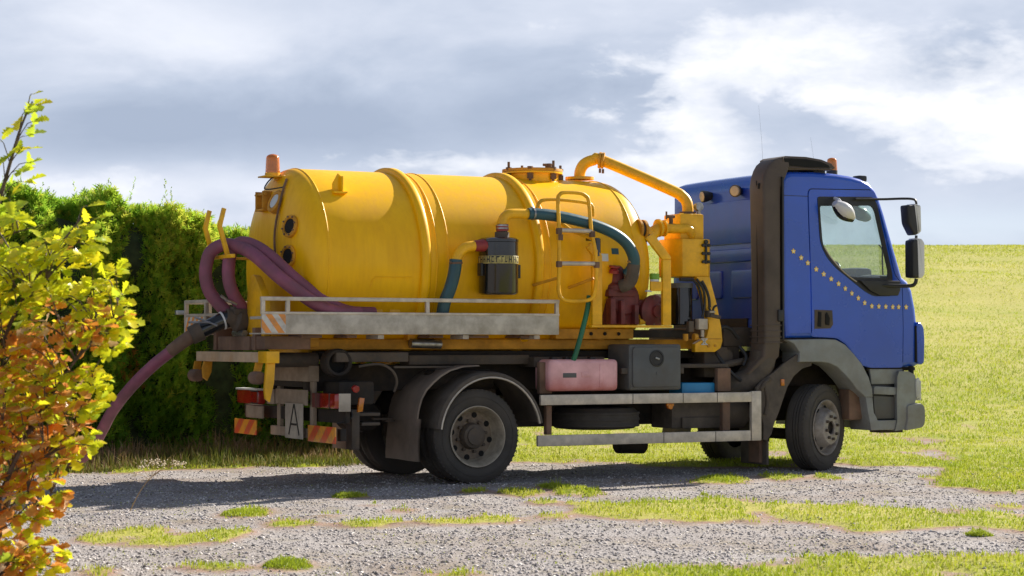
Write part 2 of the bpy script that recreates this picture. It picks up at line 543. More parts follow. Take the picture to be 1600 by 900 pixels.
def lens_mat(name, col, rough=0.15):
    m = bpy.data.materials.new(name)
    m.use_nodes = True
    p = m.node_tree.nodes['Principled BSDF']
    t = m.node_tree
    tc = N(t, 'ShaderNodeTexCoord')
    nz = NOISE(t, tc.outputs['Object'], 18, 3, 0.6)
    t.links.new(MIX(t, nz, col, tuple(c * 0.55 for c in col)), p.inputs['Base Color'])
    p.inputs['Roughness'].default_value = rough
    p.inputs['Transmission Weight'].default_value = 0.35
    p.inputs['Coat Weight'].default_value = 0.5
    return m


AMBER = lens_mat('amber lens', (1.0, 0.30, 0.02))
REDL = lens_mat('red lens', (0.60, 0.030, 0.020))
LAMPG = lens_mat('headlamp lens', (0.80, 0.80, 0.78))
MIRG = pmat('mirror glass', (0.35, 0.38, 0.38), 0.06, metal=0.9, var=0.02)

# ================================================================== THE LORRY
YC = 1.06          # centre line of the lorry
TRUCK = thing('tanker_truck', (1.7, YC, 0.0),
              'blue and yellow vacuum tanker lorry parked on the gravel with its hose out', 'truck')


def roundpoly(poly, radii, seg=4):
    out = []
    n = len(poly)
    for i in range(n):
        r = radii[i] if isinstance(radii, (list, tuple)) else radii
        a = Vector(poly[i - 1]); b = Vector(poly[i]); c = Vector(poly[(i + 1) % n])
        if r <= 0:
            out.append(tuple(b)); continue
        d1 = (a - b); d2 = (c - b)
        r1 = min(r, d1.length * 0.48, d2.length * 0.48)
        p = b + d1.normalized() * r1; q = b + d2.normalized() * r1
        for j in range(seg + 1):
            t = j / seg
            out.append(tuple((1 - t) ** 2 * p + 2 * (1 - t) * t * b + t * t * q))
    return out


def torus_pts(c, r, n, plane='YZ'):
    out = []
    for i in range(n):
        a = 2 * math.pi * i / n
        if plane == 'YZ': out.append((c[0], c[1] + r * math.cos(a), c[2] + r * math.sin(a)))
        elif plane == 'XZ': out.append((c[0] + r * math.cos(a), c[1], c[2] + r * math.sin(a)))
        else: out.append((c[0] + r * math.cos(a), c[1] + r * math.sin(a), c[2]))
    return out


# ------------------------------------------------------------------ tank
TR, TZ = 0.93, 2.09
TX0, TX1 = -1.447, 1.88
prof = []
nh = 16
for i in range(nh + 1):                       # rear dished head
    a = (math.pi / 2) * i / nh
    r = TR * (math.sin(a)) ** 0.62
    x = TX0 - 0.25 * (max(0.0, math.cos(a))) ** 0.9
    prof.append((r, x))
prof[0] = (0.0, prof[0][1])
k = 14
for i in range(1, k):
    prof.append((TR, TX0 + (TX1 - TX0) * i / k))
for i in range(nh, -1, -1):
    a = (math.pi / 2) * i / nh
    prof.append((TR * (math.sin(a)) ** 0.62, TX1 + 0.36 * (max(0.0, math.cos(a))) ** 0.9))
tank = MB().lathe([(r, x) for r, x in prof], (0, YC, TZ), (1, 0, 0), 96).build('tank', YEL, TRUCK, ang=60)


def ring(x, w, h, name='stiffening_ring', rr=0.018, r0=TR):
    p = [(r0 - 0.004, x - w / 2), (r0 + h - rr, x - w / 2), (r0 + h, x - w / 2 + rr), (r0 + h, x + w / 2 - rr), (r0 + h - rr, x + w / 2), (r0 - 0.004, x + w / 2)]
    return MB().lathe(p, (0, YC, TZ), (1, 0, 0), 96).build(name, YEL, tank, ang=50)


ring(-0.46, 0.095, 0.048)
ring(0.765, 0.095, 0.048)
for x in (-1.445, -0.335, -0.215, 0.90, 1.875):
    MB().lathe([(TR - 0.003, x - 0.013), (TR + 0.005, x - 0.006), (TR + 0.007, x), (TR + 0.005, x + 0.006), (TR - 0.003, x + 0.013)], (0, YC, TZ), (1, 0, 0), 96).build('weld_seam', YEL, tank, ang=80)


def on_tank(x, deg, out=0.0):
    """point on the shell; deg 0 = top, 90 = the side facing the camera"""
    a = math.radians(deg)
    r = TR + out
    return Vector((x, YC - r * math.sin(a), TZ + r * math.cos(a)))


# bracket near the rear top
mb = MB()
c = on_tank(-1.25, 42)
mb.box(-1.30, -1.16, c.y - 0.07, c.y + 0.04, c.z - 0.035, c.z - 0.015, b=0.004)
mb.prism([(-1.29, c.z - 0.03), (-1.20, c.z - 0.03), (-1.20, c.z + 0.13), (-1.235, c.z + 0.16), (-1.29, c.z + 0.06)], c.y - 0.01, c.y + 0.004, b=0.003)
mb.box(-1.215, -1.20, c.y - 0.06, c.y + 0.03, c.z - 0.02, c.z + 0.13, b=0.003)
mb.build('lifting_bracket', YEL, tank)
# embossed seam plate low on side
mb = MB().tube([on_tank(-1.02, 104, 0.002), on_tank(-1.0, 100, 0.002), on_tank(-0.97, 98, 0.002), on_tank(-0.60, 98, 0.002)], 0.006, 6)
mb.build('weld_bead', YEL, tank)

# rear beacon on its bracket
MB().box(-1.76, -1.53, YC - 0.10, YC + 0.10, 2.928, 2.942, b=0.003).box(-1.62, -1.53, YC - 0.03, YC + 0.03, 2.90, 2.93).build('beacon_bracket', YEL2, tank)


def beacon(cx, cy, z, r, h, parent):
    b = MB().lathe([(r * 1.04, 0), (r * 1.04, 0.03), (r * 0.8, 0.035)], (cx, cy, z), (0, 0, 1), 24).build('beacon_base', YEL2 if z < 3.0 else BLK, parent)
    p = [(r, 0.03)] + [(r * (1 - 0.10 * t), 0.03 + (h - 0.03) * t * 0.78) for t in (0.25, 0.5, 0.75, 1.0)]
    for i in range(1, 6):
        a = math.pi / 2 * i / 5
        p.append((r * 0.9 * math.cos(a), 0.03 + (h - 0.03) * (0.78 + 0.22 * math.sin(a))))
    MB().lathe(p, (cx, cy, z), (0, 0, 1), 24).build('beacon_lens', AMBER, parent)
    MB().cyl((cx, cy - 0.002, z + 0.05), (cx, cy - 0.002, z + h * 0.7), r * 0.45, 10).build('beacon_reflector', STEEL, parent)


beacon(-1.645, YC, 2.942, 0.072, 0.215, tank)

# fittings on the rear head


def head_x(r):
    """x of the rear head at radius r"""
    s = min(1, r / TR) ** (1 / 0.62)
    return TX0 - 0.25 * max(0.0, math.cos(math.asin(s))) ** 0.9


for (y, z) in ((0.53, 2.43), (0.53, 2.15)):
    r = math.hypot(y - YC, z - TZ)
    x = head_x(r)
    # outward direction is mainly -X with some tilt away from the axis
    nrm = Vector((-1.0, (y - YC) * 0.55, (z - TZ) * 0.55)).normalized()
    o = Vector((x, y, z))
    MB().lathe([(0.108, -0.02), (0.108, 0.026), (0.100, 0.034), (0.078, 0.034), (0.074, 0.020), (0.0, 0.018)], o, nrm, 28).build('sight_flange', YELD, tank)
    MB().lathe([(0.070, 0.0), (0.070, 0.026), (0.0, 0.028)], o, nrm, 24).build('sight_glass', FLATBLK, tank)
    mb = MB()
    e1 = nrm.cross(Vector((0, 0, 1))).normalized(); e2 = nrm.cross(e1)
    for k in range(8):
        a = k * math.pi / 4 + 0.3
        q = o + (e1 * math.cos(a) + e2 * math.sin(a)) * 0.091
        mb.cyl(q + nrm * 0.02, q + nrm * 0.046, 0.009, 6)
    mb.build('flange_bolt', RUST, tank)['kind'] = 'stuff'
# sludge gauge window and rear manway (seen edge on)
o = Vector((head_x(0.62) - 0.0, 0.90, 2.68)); nrm = Vector((-1, -0.1, 0.42)).normalized()
MB().lathe([(0.115, -0.02), (0.115, 0.03), (0.105, 0.038), (0.078, 0.038), (0.074, 0.02), (0, 0.02)], o, nrm, 28).build('gauge_ring', YELD, tank)
MB().lathe([(0.07, 0.0), (0.07, 0.032), (0, 0.036)], o, nrm, 24).build('gauge_glass', LABELW, tank)
mb = MB()
o2 = Vector((head_x(0.72), 1.16, 2.72))
mb.box(o2.x - 0.10, o2.x, 1.08, 1.10, 2.63, 2.80, b=0.003).box(o2.x - 0.10, o2.x, 1.26, 1.28, 2.63, 2.80, b=0.003)
mb.cyl((o2.x - 0.08, 1.04, 2.77), (o2.x - 0.08, 1.32, 2.77), 0.012, 8)
mb.box(o2.x - 0.10, o2.x + 0.02, 1.08, 1.28, 2.61, 2.63, b=0.003)
mb.build('hinge_bracket', YELD, tank)
# conduit and cable down the head
pts = []
for t in range(13):
    z = 2.90 - t * 0.082
    y = 0.80 - 0.03 * math.sin(t * 0.7)
    pts.append((head_x(math.hypot(y - YC, z - TZ)) - 0.022, y, z))
MB().tube(pts, 0.011, 8).build('conduit', RUST, tank)
MB().tube([(-1.66, YC - 0.05, 2.93), (-1.74, 0.95, 2.87), (-1.78, 0.9, 2.80), pts[1]], 0.007, 6, smooth=4).build('cable', BLK, tank)
# manway on top
mw = 1.20
MB().lathe([(0.270, -0.14), (0.270, 0.06), (0.30, 0.062), (0.30, 0.082), (0.0, 0.098)][:3] + [(0.312, 0.062), (0.312, 0.080), (0.0, 0.080)], (mw, YC, 3.005), (0, 0, 1), 40).build('manway_collar', YEL, tank)
MB().lathe([(0.312, 0.083), (0.312, 0.102), (0.31, 0.112), (0.0, 0.125)], (mw, YC, 3.005), (0, 0, 1), 40).build('manway_lid', YELD, tank)
for k, h in zip(range(7), (0.26, 0.24, 0.17, 0.24, 0.16, 0.25, 0.22)):
    a = 2 * math.pi * k / 7 + 0.55
    q = Vector((mw + 0.292 * math.cos(a), YC + 0.292 * math.sin(a), 3.005))
    MB().cyl(q + Vector((0, 0, -0.02)), q + Vector((0, 0, h - 0.06)), 0.014, 8).cyl(q + Vector((0, 0, 0.10)), q + Vector((0, 0, 0.125)), 0.030, 6).box(q.x - 0.03, q.x + 0.03, q.y - 0.012, q.y + 0.012, q.z + 0.0, q.z + 0.06, b=0.004).build('clamp_bolt', RUST, tank)
MB().cyl((mw + 0.17, YC - 0.05, 3.10), (mw + 0.17, YC - 0.05, 3.185), 0.028, 10).cyl((mw + 0.10, YC - 0.05, 3.17), (mw + 0.21, YC - 0.05, 3.17), 0.014, 8).build('relief_valve', RUST, tank)

# ------------------------------------------------------------------ pipes over the tank
pipe = MB().lathe([(0.0, 0.0), (0.15, 0.0), (0.15, 0.028), (0.09, 0.034)], (1.76, YC, 3.035), (0, 0, 1), 28) \
    .tube([(1.76, YC, 3.03), (1.76, YC - 0.01, 3.12), (1.80, YC - 0.03, 3.20), (1.88, YC - 0.08, 3.24), (1.96, YC - 0.13, 3.235), (2.55, 0.56, 2.93), (2.66, 0.49, 2.855), (2.70, 0.46, 2.78), (2.705, 0.455, 2.66)],
          [0.058] * 9, 18, smooth=5).build('vacuum_pipe', YEL2, TRUCK, ang=60)
MB().lathe([(0.058, -0.03), (0.085, -0.028), (0.085, -0.004), (0.07, 0), (0.085, 0.004), (0.085, 0.028), (0.058, 0.03)], (1.95, YC - 0.125, 3.237), Vector((0.62, -0.42, -0.10)), 20).build('pipe_clamp', YELD, pipe)
for s in (-1, 1):
    MB().cyl((1.93 + 0.03 * s, YC - 0.16 + 0.02 * s, 3.10), (1.93 + 0.03 * s, YC - 0.16 + 0.02 * s, 3.145), 0.013, 8).build('clamp_bolt', RUST, pipe)
MB().lathe([(0.058, 0), (0.088, 0.0), (0.088, 0.03), (0.058, 0.03)], (2.705, 0.455, 2.665), (0, 0, 1), 20).build('pipe_flange', RUST, pipe)

# tall trap column beside the cab
col = MB().box(2.50, 2.79, 0.28, 0.60, 2.40, 2.665, b=0.02).build('trap_column', YEL2, TRUCK)
col2p = [(2.43, 0.36), (2.50, 0.24), (2.80, 0.22), (2.86, 0.28), (2.86, 0.62), (2.79, 0.70), (2.50, 0.68), (2.43, 0.58)]
MB().prism(col2p, 2.015, 2.405, axis='Z', b=0.012).build('trap_tank', YEL2, col)
MB().cyl((2.78, 0.36, 2.665), (2.78, 0.36, 2.70), 0.022, 10).cyl((2.78, 0.34, 2.745), (2.78, 0.40, 2.745), 0.045, 18).build('pressure_gauge', STEEL, col)
mb = MB()
ex, ey = 2.765, 0.212
for dz in (0, 0.085, -0.085):
    mb.box(ex - 0.032, ex + 0.032, ey - 0.012, ey + 0.004, 2.255 + dz - 0.010, 2.255 + dz + 0.010, b=0.003)
    for sx in (-0.034, 0.034):
        mb.cyl((ex + sx, ey - 0.018, 2.255 + dz), (ex + sx, ey + 0.004, 2.255 + dz), 0.017, 10)
mb.box(ex - 0.012, ex + 0.012, ey - 0.014, ey + 0.004, 2.15, 2.36, b=0.003)
mb.cyl((ex, ey - 0.016, 2.375), (ex, ey + 0.004, 2.375), 0.022, 12)
mb.build('emblem', TEXTB, col)

# horizontal pipe with its flange and joint
hp = MB().cyl((1.70, 0.30, 2.485), (2.02, 0.30, 2.487), 0.052, 18).build('suction_pipe', YEL2, TRUCK)
MB().lathe([(0.052, 0), (0.105, 0.004), (0.105, 0.03), (0.052, 0.034)], (1.985, 0.30, 2.487), (1, 0, 0), 24).lathe([(0.05, 0), (0.10, 0.004), (0.10, 0.03), (0.05, 0.034)], (2.048, 0.30, 2.487), (1, 0, 0), 24).build('pipe_flange', YELD, hp)
MB().cyl((2.02, 0.30, 2.487), (2.05, 0.30, 2.487), 0.086, 20).box(2.06, 2.13, 0.235, 0.26, 2.36, 2.44, b=0.01).build('gasket_joint', BLK, hp)
MB().tube([(2.08, 0.30, 2.487), (2.14, 0.30, 2.44), (2.17, 0.30, 2.44), (2.24, 0.30, 2.50), (2.32, 0.30, 2.507)], [0.060, 0.068, 0.068, 0.058, 0.055], 16, smooth=3).build('pipe_bend', YEL2, hp)
MB().lathe([(0.055, 0), (0.092, 0.003), (0.092, 0.026), (0.055, 0.03)], (2.235, 0.30, 2.507), (1, 0, 0.1), 20).lathe([(0.055, 0), (0.085, 0.003), (0.085, 0.02), (0.055, 0.024)], (2.30, 0.30, 2.507), (1, 0, 0), 20).build('pipe_flange', YEL2, hp)
MB().tube([(2.32, 0.30, 2.507), (2.50, 0.29, 2.507), (2.585, 0.275, 2.507), (2.63, 0.285, 2.47), (2.64, 0.32, 2.42), (2.64, 0.36, 2.39)], 0.050, 16, smooth=4).build('pipe_elbow', YEL2, hp)
MB().tube([(2.40, 0.30, 2.55), (2.40, 0.30, 2.63)], 0.022, 10).cyl((2.36, 0.30, 2.63), (2.44, 0.30, 2.63), 0.017, 8).cyl((2.345, 0.30, 2.60), (2.345, 0.30, 2.68), 0.010, 8).build('pipe_valve', RUST, hp)

# ------------------------------------------------------------------ frame round the pump
cage = MB()
cage.box(1.262, 1.372, -0.06, -0.02, 1.515, 2.20, b=0.006)
cage.prism([(1.262, 2.20), (1.372, 2.20), (1.25, 2.32), (1.20, 2.27)], -0.06, -0.02, b=0.004)
cage.build('upright', YEL2, TRUCK, label='near yellow upright of the pump frame')
MB().box(1.25, 2.185, -0.065, 0.02, 1.490, 1.513, b=0.004).build('frame_sill', YEL2, TRUCK)
MB().box(2.075, 2.172, -0.06, -0.02, 1.515, 2.17, b=0.006).build('upright', YEL2, TRUCK)
MB().prism([(2.075, 2.172), (2.172, 2.172), (2.172, 2.20), (1.965, 2.43), (1.885, 2.38)], -0.058, -0.02, b=0.005).build('frame_brace', YEL2, TRUCK)
MB().box(1.940, 2.073, -0.05, -0.025, 1.855, 1.950, b=0.004).build('bracket', YEL2, TRUCK)
MB().cyl((2.00, -0.02, 1.972), (2.00, -0.02, 2.03), 0.05, 14, b=0.006).build('lime_cap', LIME, TRUCK)
MB().cyl((2.00, -0.02, 1.951), (2.00, -0.02, 1.972), 0.046, 14).build('white_collar', WHITE, TRUCK)
MB().box(1.90, 1.96, -0.04, 0, 1.845, 1.865, b=0.004).build('white_clip', WHITE, TRUCK)

# vacuum pump, maroon castings
pump = MB().cyl((1.75, 0.12, 1.78), (1.75, 0.62, 1.78), 0.17, 28, b=0.02).box(1.56, 1.90, 0.14, 0.60, 1.52, 1.76, b=0.03).build('vacuum_pump', PUMP, TRUCK)
MB().box(1.54, 1.86, 0.10, 0.42, 1.80, 1.87, b=0.012).build('pump_shelf', PUMP, pump)
MB().lathe([(0.13, 0), (0.13, 0.05), (0.10, 0.08), (0.10, 0.19), (0.07, 0.25), (0.0, 0.25)], (1.68, 0.20, 1.86), (0, 0, 1), 24).build('valve_body', PUMP, pump)
MB().lathe([(0.05, 0), (0.05, 0.03), (0.03, 0.05), (0.055, 0.06), (0.055, 0.075), (0.0, 0.08)], (1.60, 0.10, 2.03), (0, -0.2, 1), 16).build('red_valve_knob', REDP, pump)
MB().cyl((1.74, 0.08, 1.94), (1.74, 0.08, 2.06), 0.035, 14).build('steel_sleeve', STEEL, pump)
for x0, x1, z0, z1 in ((1.54, 1.60, 1.52, 1.78), (1.66, 1.71, 1.52, 1.76), (1.82, 1.87, 1.52, 1.72)):
    MB().box(x0, x1, 0.06, 0.16, z0, z1, b=0.012).build('pump_foot', PUMP, pump)
MB().lathe([(0.0, 0), (0.155, 0.0), (0.165, 0.03), (0.165, 0.05), (0.13, 0.07), (0.06, 0.08), (0.06, 0.11), (0.0, 0.11)], (2.06, 0.14, 1.655), (0.15, -1, 0.0), 32).build('pump_end_cover', PUMP, pump)
mb = MB()
for k in range(8):
    a = k * math.pi / 4
    mb.cyl((2.05 + 0.13 * math.cos(a), 0.085, 1.655 + 0.13 * math.sin(a)), (2.05 + 0.13 * math.cos(a), 0.065, 1.655 + 0.13 * math.sin(a)), 0.012, 6)
mb.build('cover_bolt', RUST, pump)['kind'] = 'stuff'
MB().cyl((1.90, 0.2, 1.70), (2.05, 0.2, 1.70), 0.075, 16).build('pump_shaft_housing', PUMP, pump)
MB().box(2.09, 2.20, 0.10, 0.16, 1.60, 1.83, b=0.02).cyl((2.13, 0.08, 1.67), (2.13, 0.12, 1.67), 0.05, 14).build('pump_cover', CREAM, pump)
MB().box(2.00, 2.055, 0.3, 0.34, 1.52, 1.60).cyl((1.89, 0.1, 1.55), (1.95, 0.1, 1.55), 0.03, 10).build('yellow_drain', YEL2, pump)

# dark canister filter beside the pump
af = MB().lathe([(0.0, 0), (0.105, 0.0), (0.115, 0.01), (0.115, 0.40), (0.10, 0.42), (0.0, 0.42)], (2.535, 0.32, 1.52), (0, 0, 1), 32).build('oil_canister', BLKG, TRUCK)
MB().lathe([(0.120, 0), (0.120, 0.05), (0.0, 0.055)], (2.535, 0.32, 1.90), (0, 0, 1), 32).build('canister_lid', GBOX, af)
MB().cyl((2.44, 0.2, 1.985), (2.60, 0.2, 1.985), 0.018, 8).tube([(2.60, 0.2, 1.985), (2.66, 0.18, 1.90), (2.68, 0.16, 1.75), (2.70, 0.16, 1.60)], 0.012, 8, smooth=4).build('oil_line', BLK, af)

# curved yellow arm and control valve
arm = MB().prism([(2.64, 2.015), (2.80, 2.015), (2.885, 1.74), (2.94, 1.50), (2.955, 1.36), (2.93, 1.285), (2.86, 1.245), (2.62, 1.245), (2.62, 1.33), (2.76, 1.40), (2.79, 1.50), (2.74, 1.74)], 0.19, 0.26, b=0.008).build('headboard_arm', YEL2, TRUCK)
MB().box(2.64, 2.94, 0.185, 0.20, 1.375, 1.385, b=0.002).cyl((2.78, 0.18, 1.31), (2.78, 0.192, 1.31), 0.02, 10).cyl((2.86, 0.18, 1.31), (2.86, 0.192, 1.31), 0.014, 10).build('arm_plate_edge', YELD, arm)
MB().box(2.605, 2.715, 0.10, 0.17, 1.475, 1.585, b=0.008).build('valve_box', CREAM, arm)
MB().tube([(2.66, 0.13, 1.97), (2.70, 0.12, 1.90), (2.74, 0.12, 1.80), (2.75, 0.12, 1.70)], 0.016, 8, smooth=4).tube([(2.60, 0.13, 1.99), (2.66, 0.10, 1.88), (2.69, 0.12, 1.74), (2.66, 0.12, 1.60)], 0.013, 8, smooth=4).tube([(2.74, 0.12, 1.70), (2.78, 0.12, 1.64), (2.80, 0.12, 1.70), (2.84, 0.13, 1.72)], 0.012, 8, smooth=4).build('hydraulic_line', BLK, arm)
MB().box(2.72, 2.80, 0.10, 0.17, 1.60, 1.67, b=0.01).box(2.50, 2.56, 0.12, 0.18, 1.45, 1.56, b=0.01).cyl((2.74, 0.1, 1.62), (2.86, 0.1, 1.60), 0.02, 8).build('spool_valve', CHAS2, arm)
MB().box(2.735, 2.80, 0.09, 0.12, 1.645, 1.665, b=0.004).cyl((2.66, 0.12, 1.40), (2.66, 0.12, 1.47), 0.018, 8).build('valve_handle', CREAM, arm)
MB().cyl((2.47, 0.14, 1.36), (2.47, 0.14, 1.43), 0.028, 10).cyl((2.56, 0.13, 1.40), (2.60, 0.13, 1.40), 0.035, 12).build('brass_fitting', YELD, arm)
mb = MB()
for sgn in (1, -1):
    mb.box(2.69, 2.76, 0.178, 0.186, 1.345, 1.355, rot=Matrix.Rotation(0.8 * sgn, 3, 'Y'))
mb.box(2.685, 2.765, 0.178, 0.186, 1.375, 1.383).box(2.685, 2.765, 0.178, 0.186, 1.318, 1.326)
mb.build('maker_mark', LABELW, arm)

# ------------------------------------------------------------------ black separator canister with hoses
can = MB().lathe([(0.0, 0), (0.165, 0.0), (0.187, 0.015), (0.190, 0.03), (0.190, 0.50), (0.195, 0.505), (0.195, 0.53), (0.17, 0.545), (0.0, 0.555)], (0.263, 0.02, 1.80), (0, 0, 1), 40).build('separator_canister', BLKG, TRUCK)
MB().lathe([(0.1915, 0), (0.1925, 0.002), (0.1925, 0.073), (0.1915, 0.075)], (0.263, 0.02, 2.095), (0, 0, 1), 40).build('label_band', LABELY, can)
mb = MB()
rr = random.Random(3)
a = 150.0
while a < 395:
    w = rr.uniform(6, 13)
    for (z0, z1) in ((2.105, 2.165),):
        a0, a1 = math.radians(a), math.radians(a + w)
        kind = rr.randint(0, 3)
        R1, R2 = 0.1926, 0.1935
        pieces = [(a0, a0 + (a1 - a0) * 0.25, z0, z1)]
        if kind in (0, 1): pieces.append((a0, a1, z1 - 0.012, z1))
        if kind in (1, 2): pieces.append((a0, a1, z0, z0 + 0.012))
        if kind in (2, 3): pieces.append((a1 - (a1 - a0) * 0.25, a1, z0, z1))
        if kind == 3: pieces.append((a0, a1, (z0 + z1) / 2 - 0.006, (z0 + z1) / 2 + 0.006))
        for (b0, b1, q0, q1) in pieces:
            vs = []
            for R_ in (R1, R2):
                for bb in (b0, b1):
                    for qq in (q0, q1):
                        vs.append((0.263 + R_ * math.cos(bb), 0.02 + R_ * math.sin(bb), qq))
            mb.add(vs, [(4, 6, 7, 5), (0, 1, 3, 2), (0, 4, 5, 1), (2, 3, 7, 6), (0, 2, 6, 4), (1, 5, 7, 3)])
    a += w + rr.uniform(3, 7)
mb.build('band_print', TEXTB, can)
MB().box(0.05, 0.075, -0.03, 0.05, 1.98, 2.10, b=0.004).build('canister_clip', BLK, can)
MB().box(0.452, 0.478, -0.03, 0.05, 1.96, 2.09, b=0.004).build('canister_clip', BLK, can)
MB().lathe([(0.07, 0), (0.07, 0.05), (0.055, 0.055), (0.055, 0.08), (0.0, 0.08)], (0.29, 0.0, 2.35), (0, 0, 1), 20).build('canister_neck', CHAS2, can)
MB().cyl((0.29, -0.01, 2.41), (0.285, -0.01, 2.475), 0.060, 18).build('rubber_sleeve', REDP, can)
MB().lathe([(0.063, 0), (0.063, 0.014), (0.0, 0.014)], (0.289, -0.01, 2.43), (0, 0, 1), 18).build('hose_clip', STEEL, can)
MB().lathe([(0.063, 0), (0.063, 0.014), (0.0, 0.014)], (0.287, -0.01, 2.457), (0, 0, 1), 18).build('hose_clip', STEEL, can)
MB().tube([(0.285, -0.01, 2.47), (0.30, -0.01, 2.53), (0.35, -0.012, 2.572), (0.43, -0.015, 2.583), (0.60, -0.02, 2.583)], 0.048, 18, smooth=5).build('pipe_elbow', YEL2, can)
MB().tube([(0.10, -0.02, 2.27), (-0.02, -0.02, 2.262)], [0.062, 0.052], 18).build('rubber_sleeve', REDP, can)
MB().tube([(-0.01, -0.02, 2.262), (-0.09, -0.02, 2.25), (-0.16, -0.02, 2.21), (-0.205, -0.02, 2.14), (-0.215, -0.02, 2.10)], 0.050, 18, smooth=5).build('pipe_elbow', YEL2, can)
h = MB().tube([(-0.213, -0.02, 2.13), (-0.225, -0.01, 2.00), (-0.255, 0.02, 1.85), (-0.29, 0.08, 1.70), (-0.30, 0.12, 1.50)], 0.060, 18, smooth=5).build('green_drop_hose', TEAL, TRUCK)
MB().lathe([(0.063, 0), (0.065, 0.002), (0.065, 0.018), (0.063, 0.02)], (-0.214, -0.02, 2.105), (0.05, 0, -1), 18).cyl((-0.29, -0.06, 2.10), (-0.27, -0.03, 2.10), 0.01, 6).build('hose_clip', RUST, h)
bh = MB().tube([(0.56, -0.03, 2.585), (0.72, -0.04, 2.582), (0.90, -0.045, 2.566), (1.10, -0.05, 2.533), (1.32, -0.055, 2.485), (1.52, -0.06, 2.410), (1.66, -0.055, 2.315), (1.745, -0.04, 2.19), (1.755, -0.01, 2.09), (1.725, 0.05, 2.02)],
               [0.056] * 7 + [0.060] * 3, 18, smooth=6).build('blue_transfer_hose', TEAL, TRUCK)
MB().lathe([(0.062, 0), (0.062, 0.02)], (0.60, -0.032, 2.584), (1, 0, 0), 18).cyl((0.61, -0.05, 2.62), (0.61, -0.01, 2.65), 0.012, 6).build('hose_clip', STEEL, bh)
MB().lathe([(0.062, 0), (0.062, 0.02)], (1.752, -0.022, 2.16), (0.1, 0.1, -1), 18).build('hose_clip', STEEL, bh)
MB().tube([(1.757, -0.02, 2.12), (1.75, 0.0, 2.00), (1.73, 0.04, 1.93), (1.68, 0.10, 1.90)], 0.066, 18, smooth=4).build('dusty_hose_end', MUD, bh)
MB().box(1.235, 1.36, -0.03, 0.03, 2.34, 2.37, b=0.004).cyl((1.33, -0.02, 2.19), (1.33, -0.02, 2.36), 0.042, 16).build('relief_filter', BLKG, TRUCK)

# ladder hoop in front of the tank
mb = MB().tube([(0.855, -0.10, 1.86), (0.852, -0.12, 2.12), (0.850, -0.12, 2.45), (0.850, -0.10, 2.72), (0.875, -0.09, 2.775), (0.93, -0.085, 2.80), (1.10, -0.085, 2.80), (1.165, -0.09, 2.775), (1.195, -0.10, 2.72), (1.21, -0.12, 2.45), (1.235, -0.12, 2.34), (1.262, -0.12, 2.20), (1.268, -0.12, 2.0), (1.262, -0.10, 1.84), (1.23, -0.10, 1.775), (1.15, -0.10, 1.75), (0.96, -0.10, 1.745), (0.88, -0.10, 1.78), (0.855, -0.10, 1.86)], 0.019, 12, smooth=4)
lad = mb.build('ladder', YEL2, TRUCK)
MB().cyl((0.85, -0.12, 2.43), (1.215, -0.12, 2.43), 0.021, 12).build('rung', ALU, lad)
MB().cyl((0.85, -0.12, 2.107), (1.265, -0.12, 2.112), 0.021, 12).build('rung', ALU, lad)
for z, x in ((2.42, 0.85), (2.40, 1.22), (2.10, 0.85), (2.10, 1.27), (2.36, 0.86)):
    MB().box(x - 0.025, x + 0.025, -0.145, -0.10, z - 0.03, z + 0.03, b=0.008).build('ladder_clamp', RUST, lad)
MB().tube([(0.858, -0.10, 1.97), (0.70, 0.13, 1.90)], 0.014, 8).build('ladder_stay', YELD, lad)
MB().tube([(1.25, -0.10, 1.97), (1.10, 0.13, 1.88)], 0.014, 8).build('ladder_stay', YELD, lad)
MB().tube([(0.80, 0.26, 2.60), (0.82, 0.24, 2.70), (0.88, 0.24, 2.745), (1.05, 0.24, 2.755), (1.35, 0.24, 2.735), (1.43, 0.24, 2.70), (1.45, 0.26, 2.60)], 0.018, 10, smooth=4).build('handrail', YEL2, TRUCK)
MB().tube([(1.24, -0.10, 2.36), (1.10, 0.10, 2.45), (0.95, 0.22, 2.60)], 0.022, 8).build('handrail_brace', YEL2, TRUCK)
MB().cyl((1.03, 0.20, 2.56), (1.03, 0.20, 2.66), 0.012, 8).cyl((1.03, 0.2, 2.55), (1.03, 0.2, 2.57), 0.03, 8).build('valve_lever', BLK, TRUCK)
mb = MB()
c = on_tank(1.50, 72)
nn = (c - Vector((1.5, YC, TZ))).normalized()
e = Vector((1, 0, 0)).cross(nn)


def decal(x, deg, w, hh, mat, name, off=0.003):
    c = on_tank(x, deg, off)
    nn = Vector((0, c.y - YC, c.z - TZ)).normalized()
    e = Vector((1, 0, 0)).cross(nn).normalized()
    vs = []
    for d in (0, -0.002):
        for sx, se in ((-1, -1), (1, -1), (1, 1), (-1, 1)):
            vs.append(c + Vector((1, 0, 0)) * sx * w / 2 + e * se * hh / 2 + nn * d)
    return MB().add(vs, [(0, 1, 2, 3), (7, 6, 5, 4), (0, 4, 5, 1), (1, 5, 6, 2), (2, 6, 7, 3), (3, 7, 4, 0)]).build(name, mat, tank)


decal(1.50, 84, 0.11, 0.075, LABELW, 'sticker')
decal(1.64, 80, 0.08, 0.06, TEAL, 'sticker')

# thin green hose down to the chassis
MB().tube([(1.27, 0.02, 1.80), (1.235, 0.0, 1.66), (1.17, -0.01, 1.45), (1.10, 0.0, 1.22), (1.07, 0.05, 1.10)], 0.026, 12, smooth=4).build('green_hose', GREENH, TRUCK)

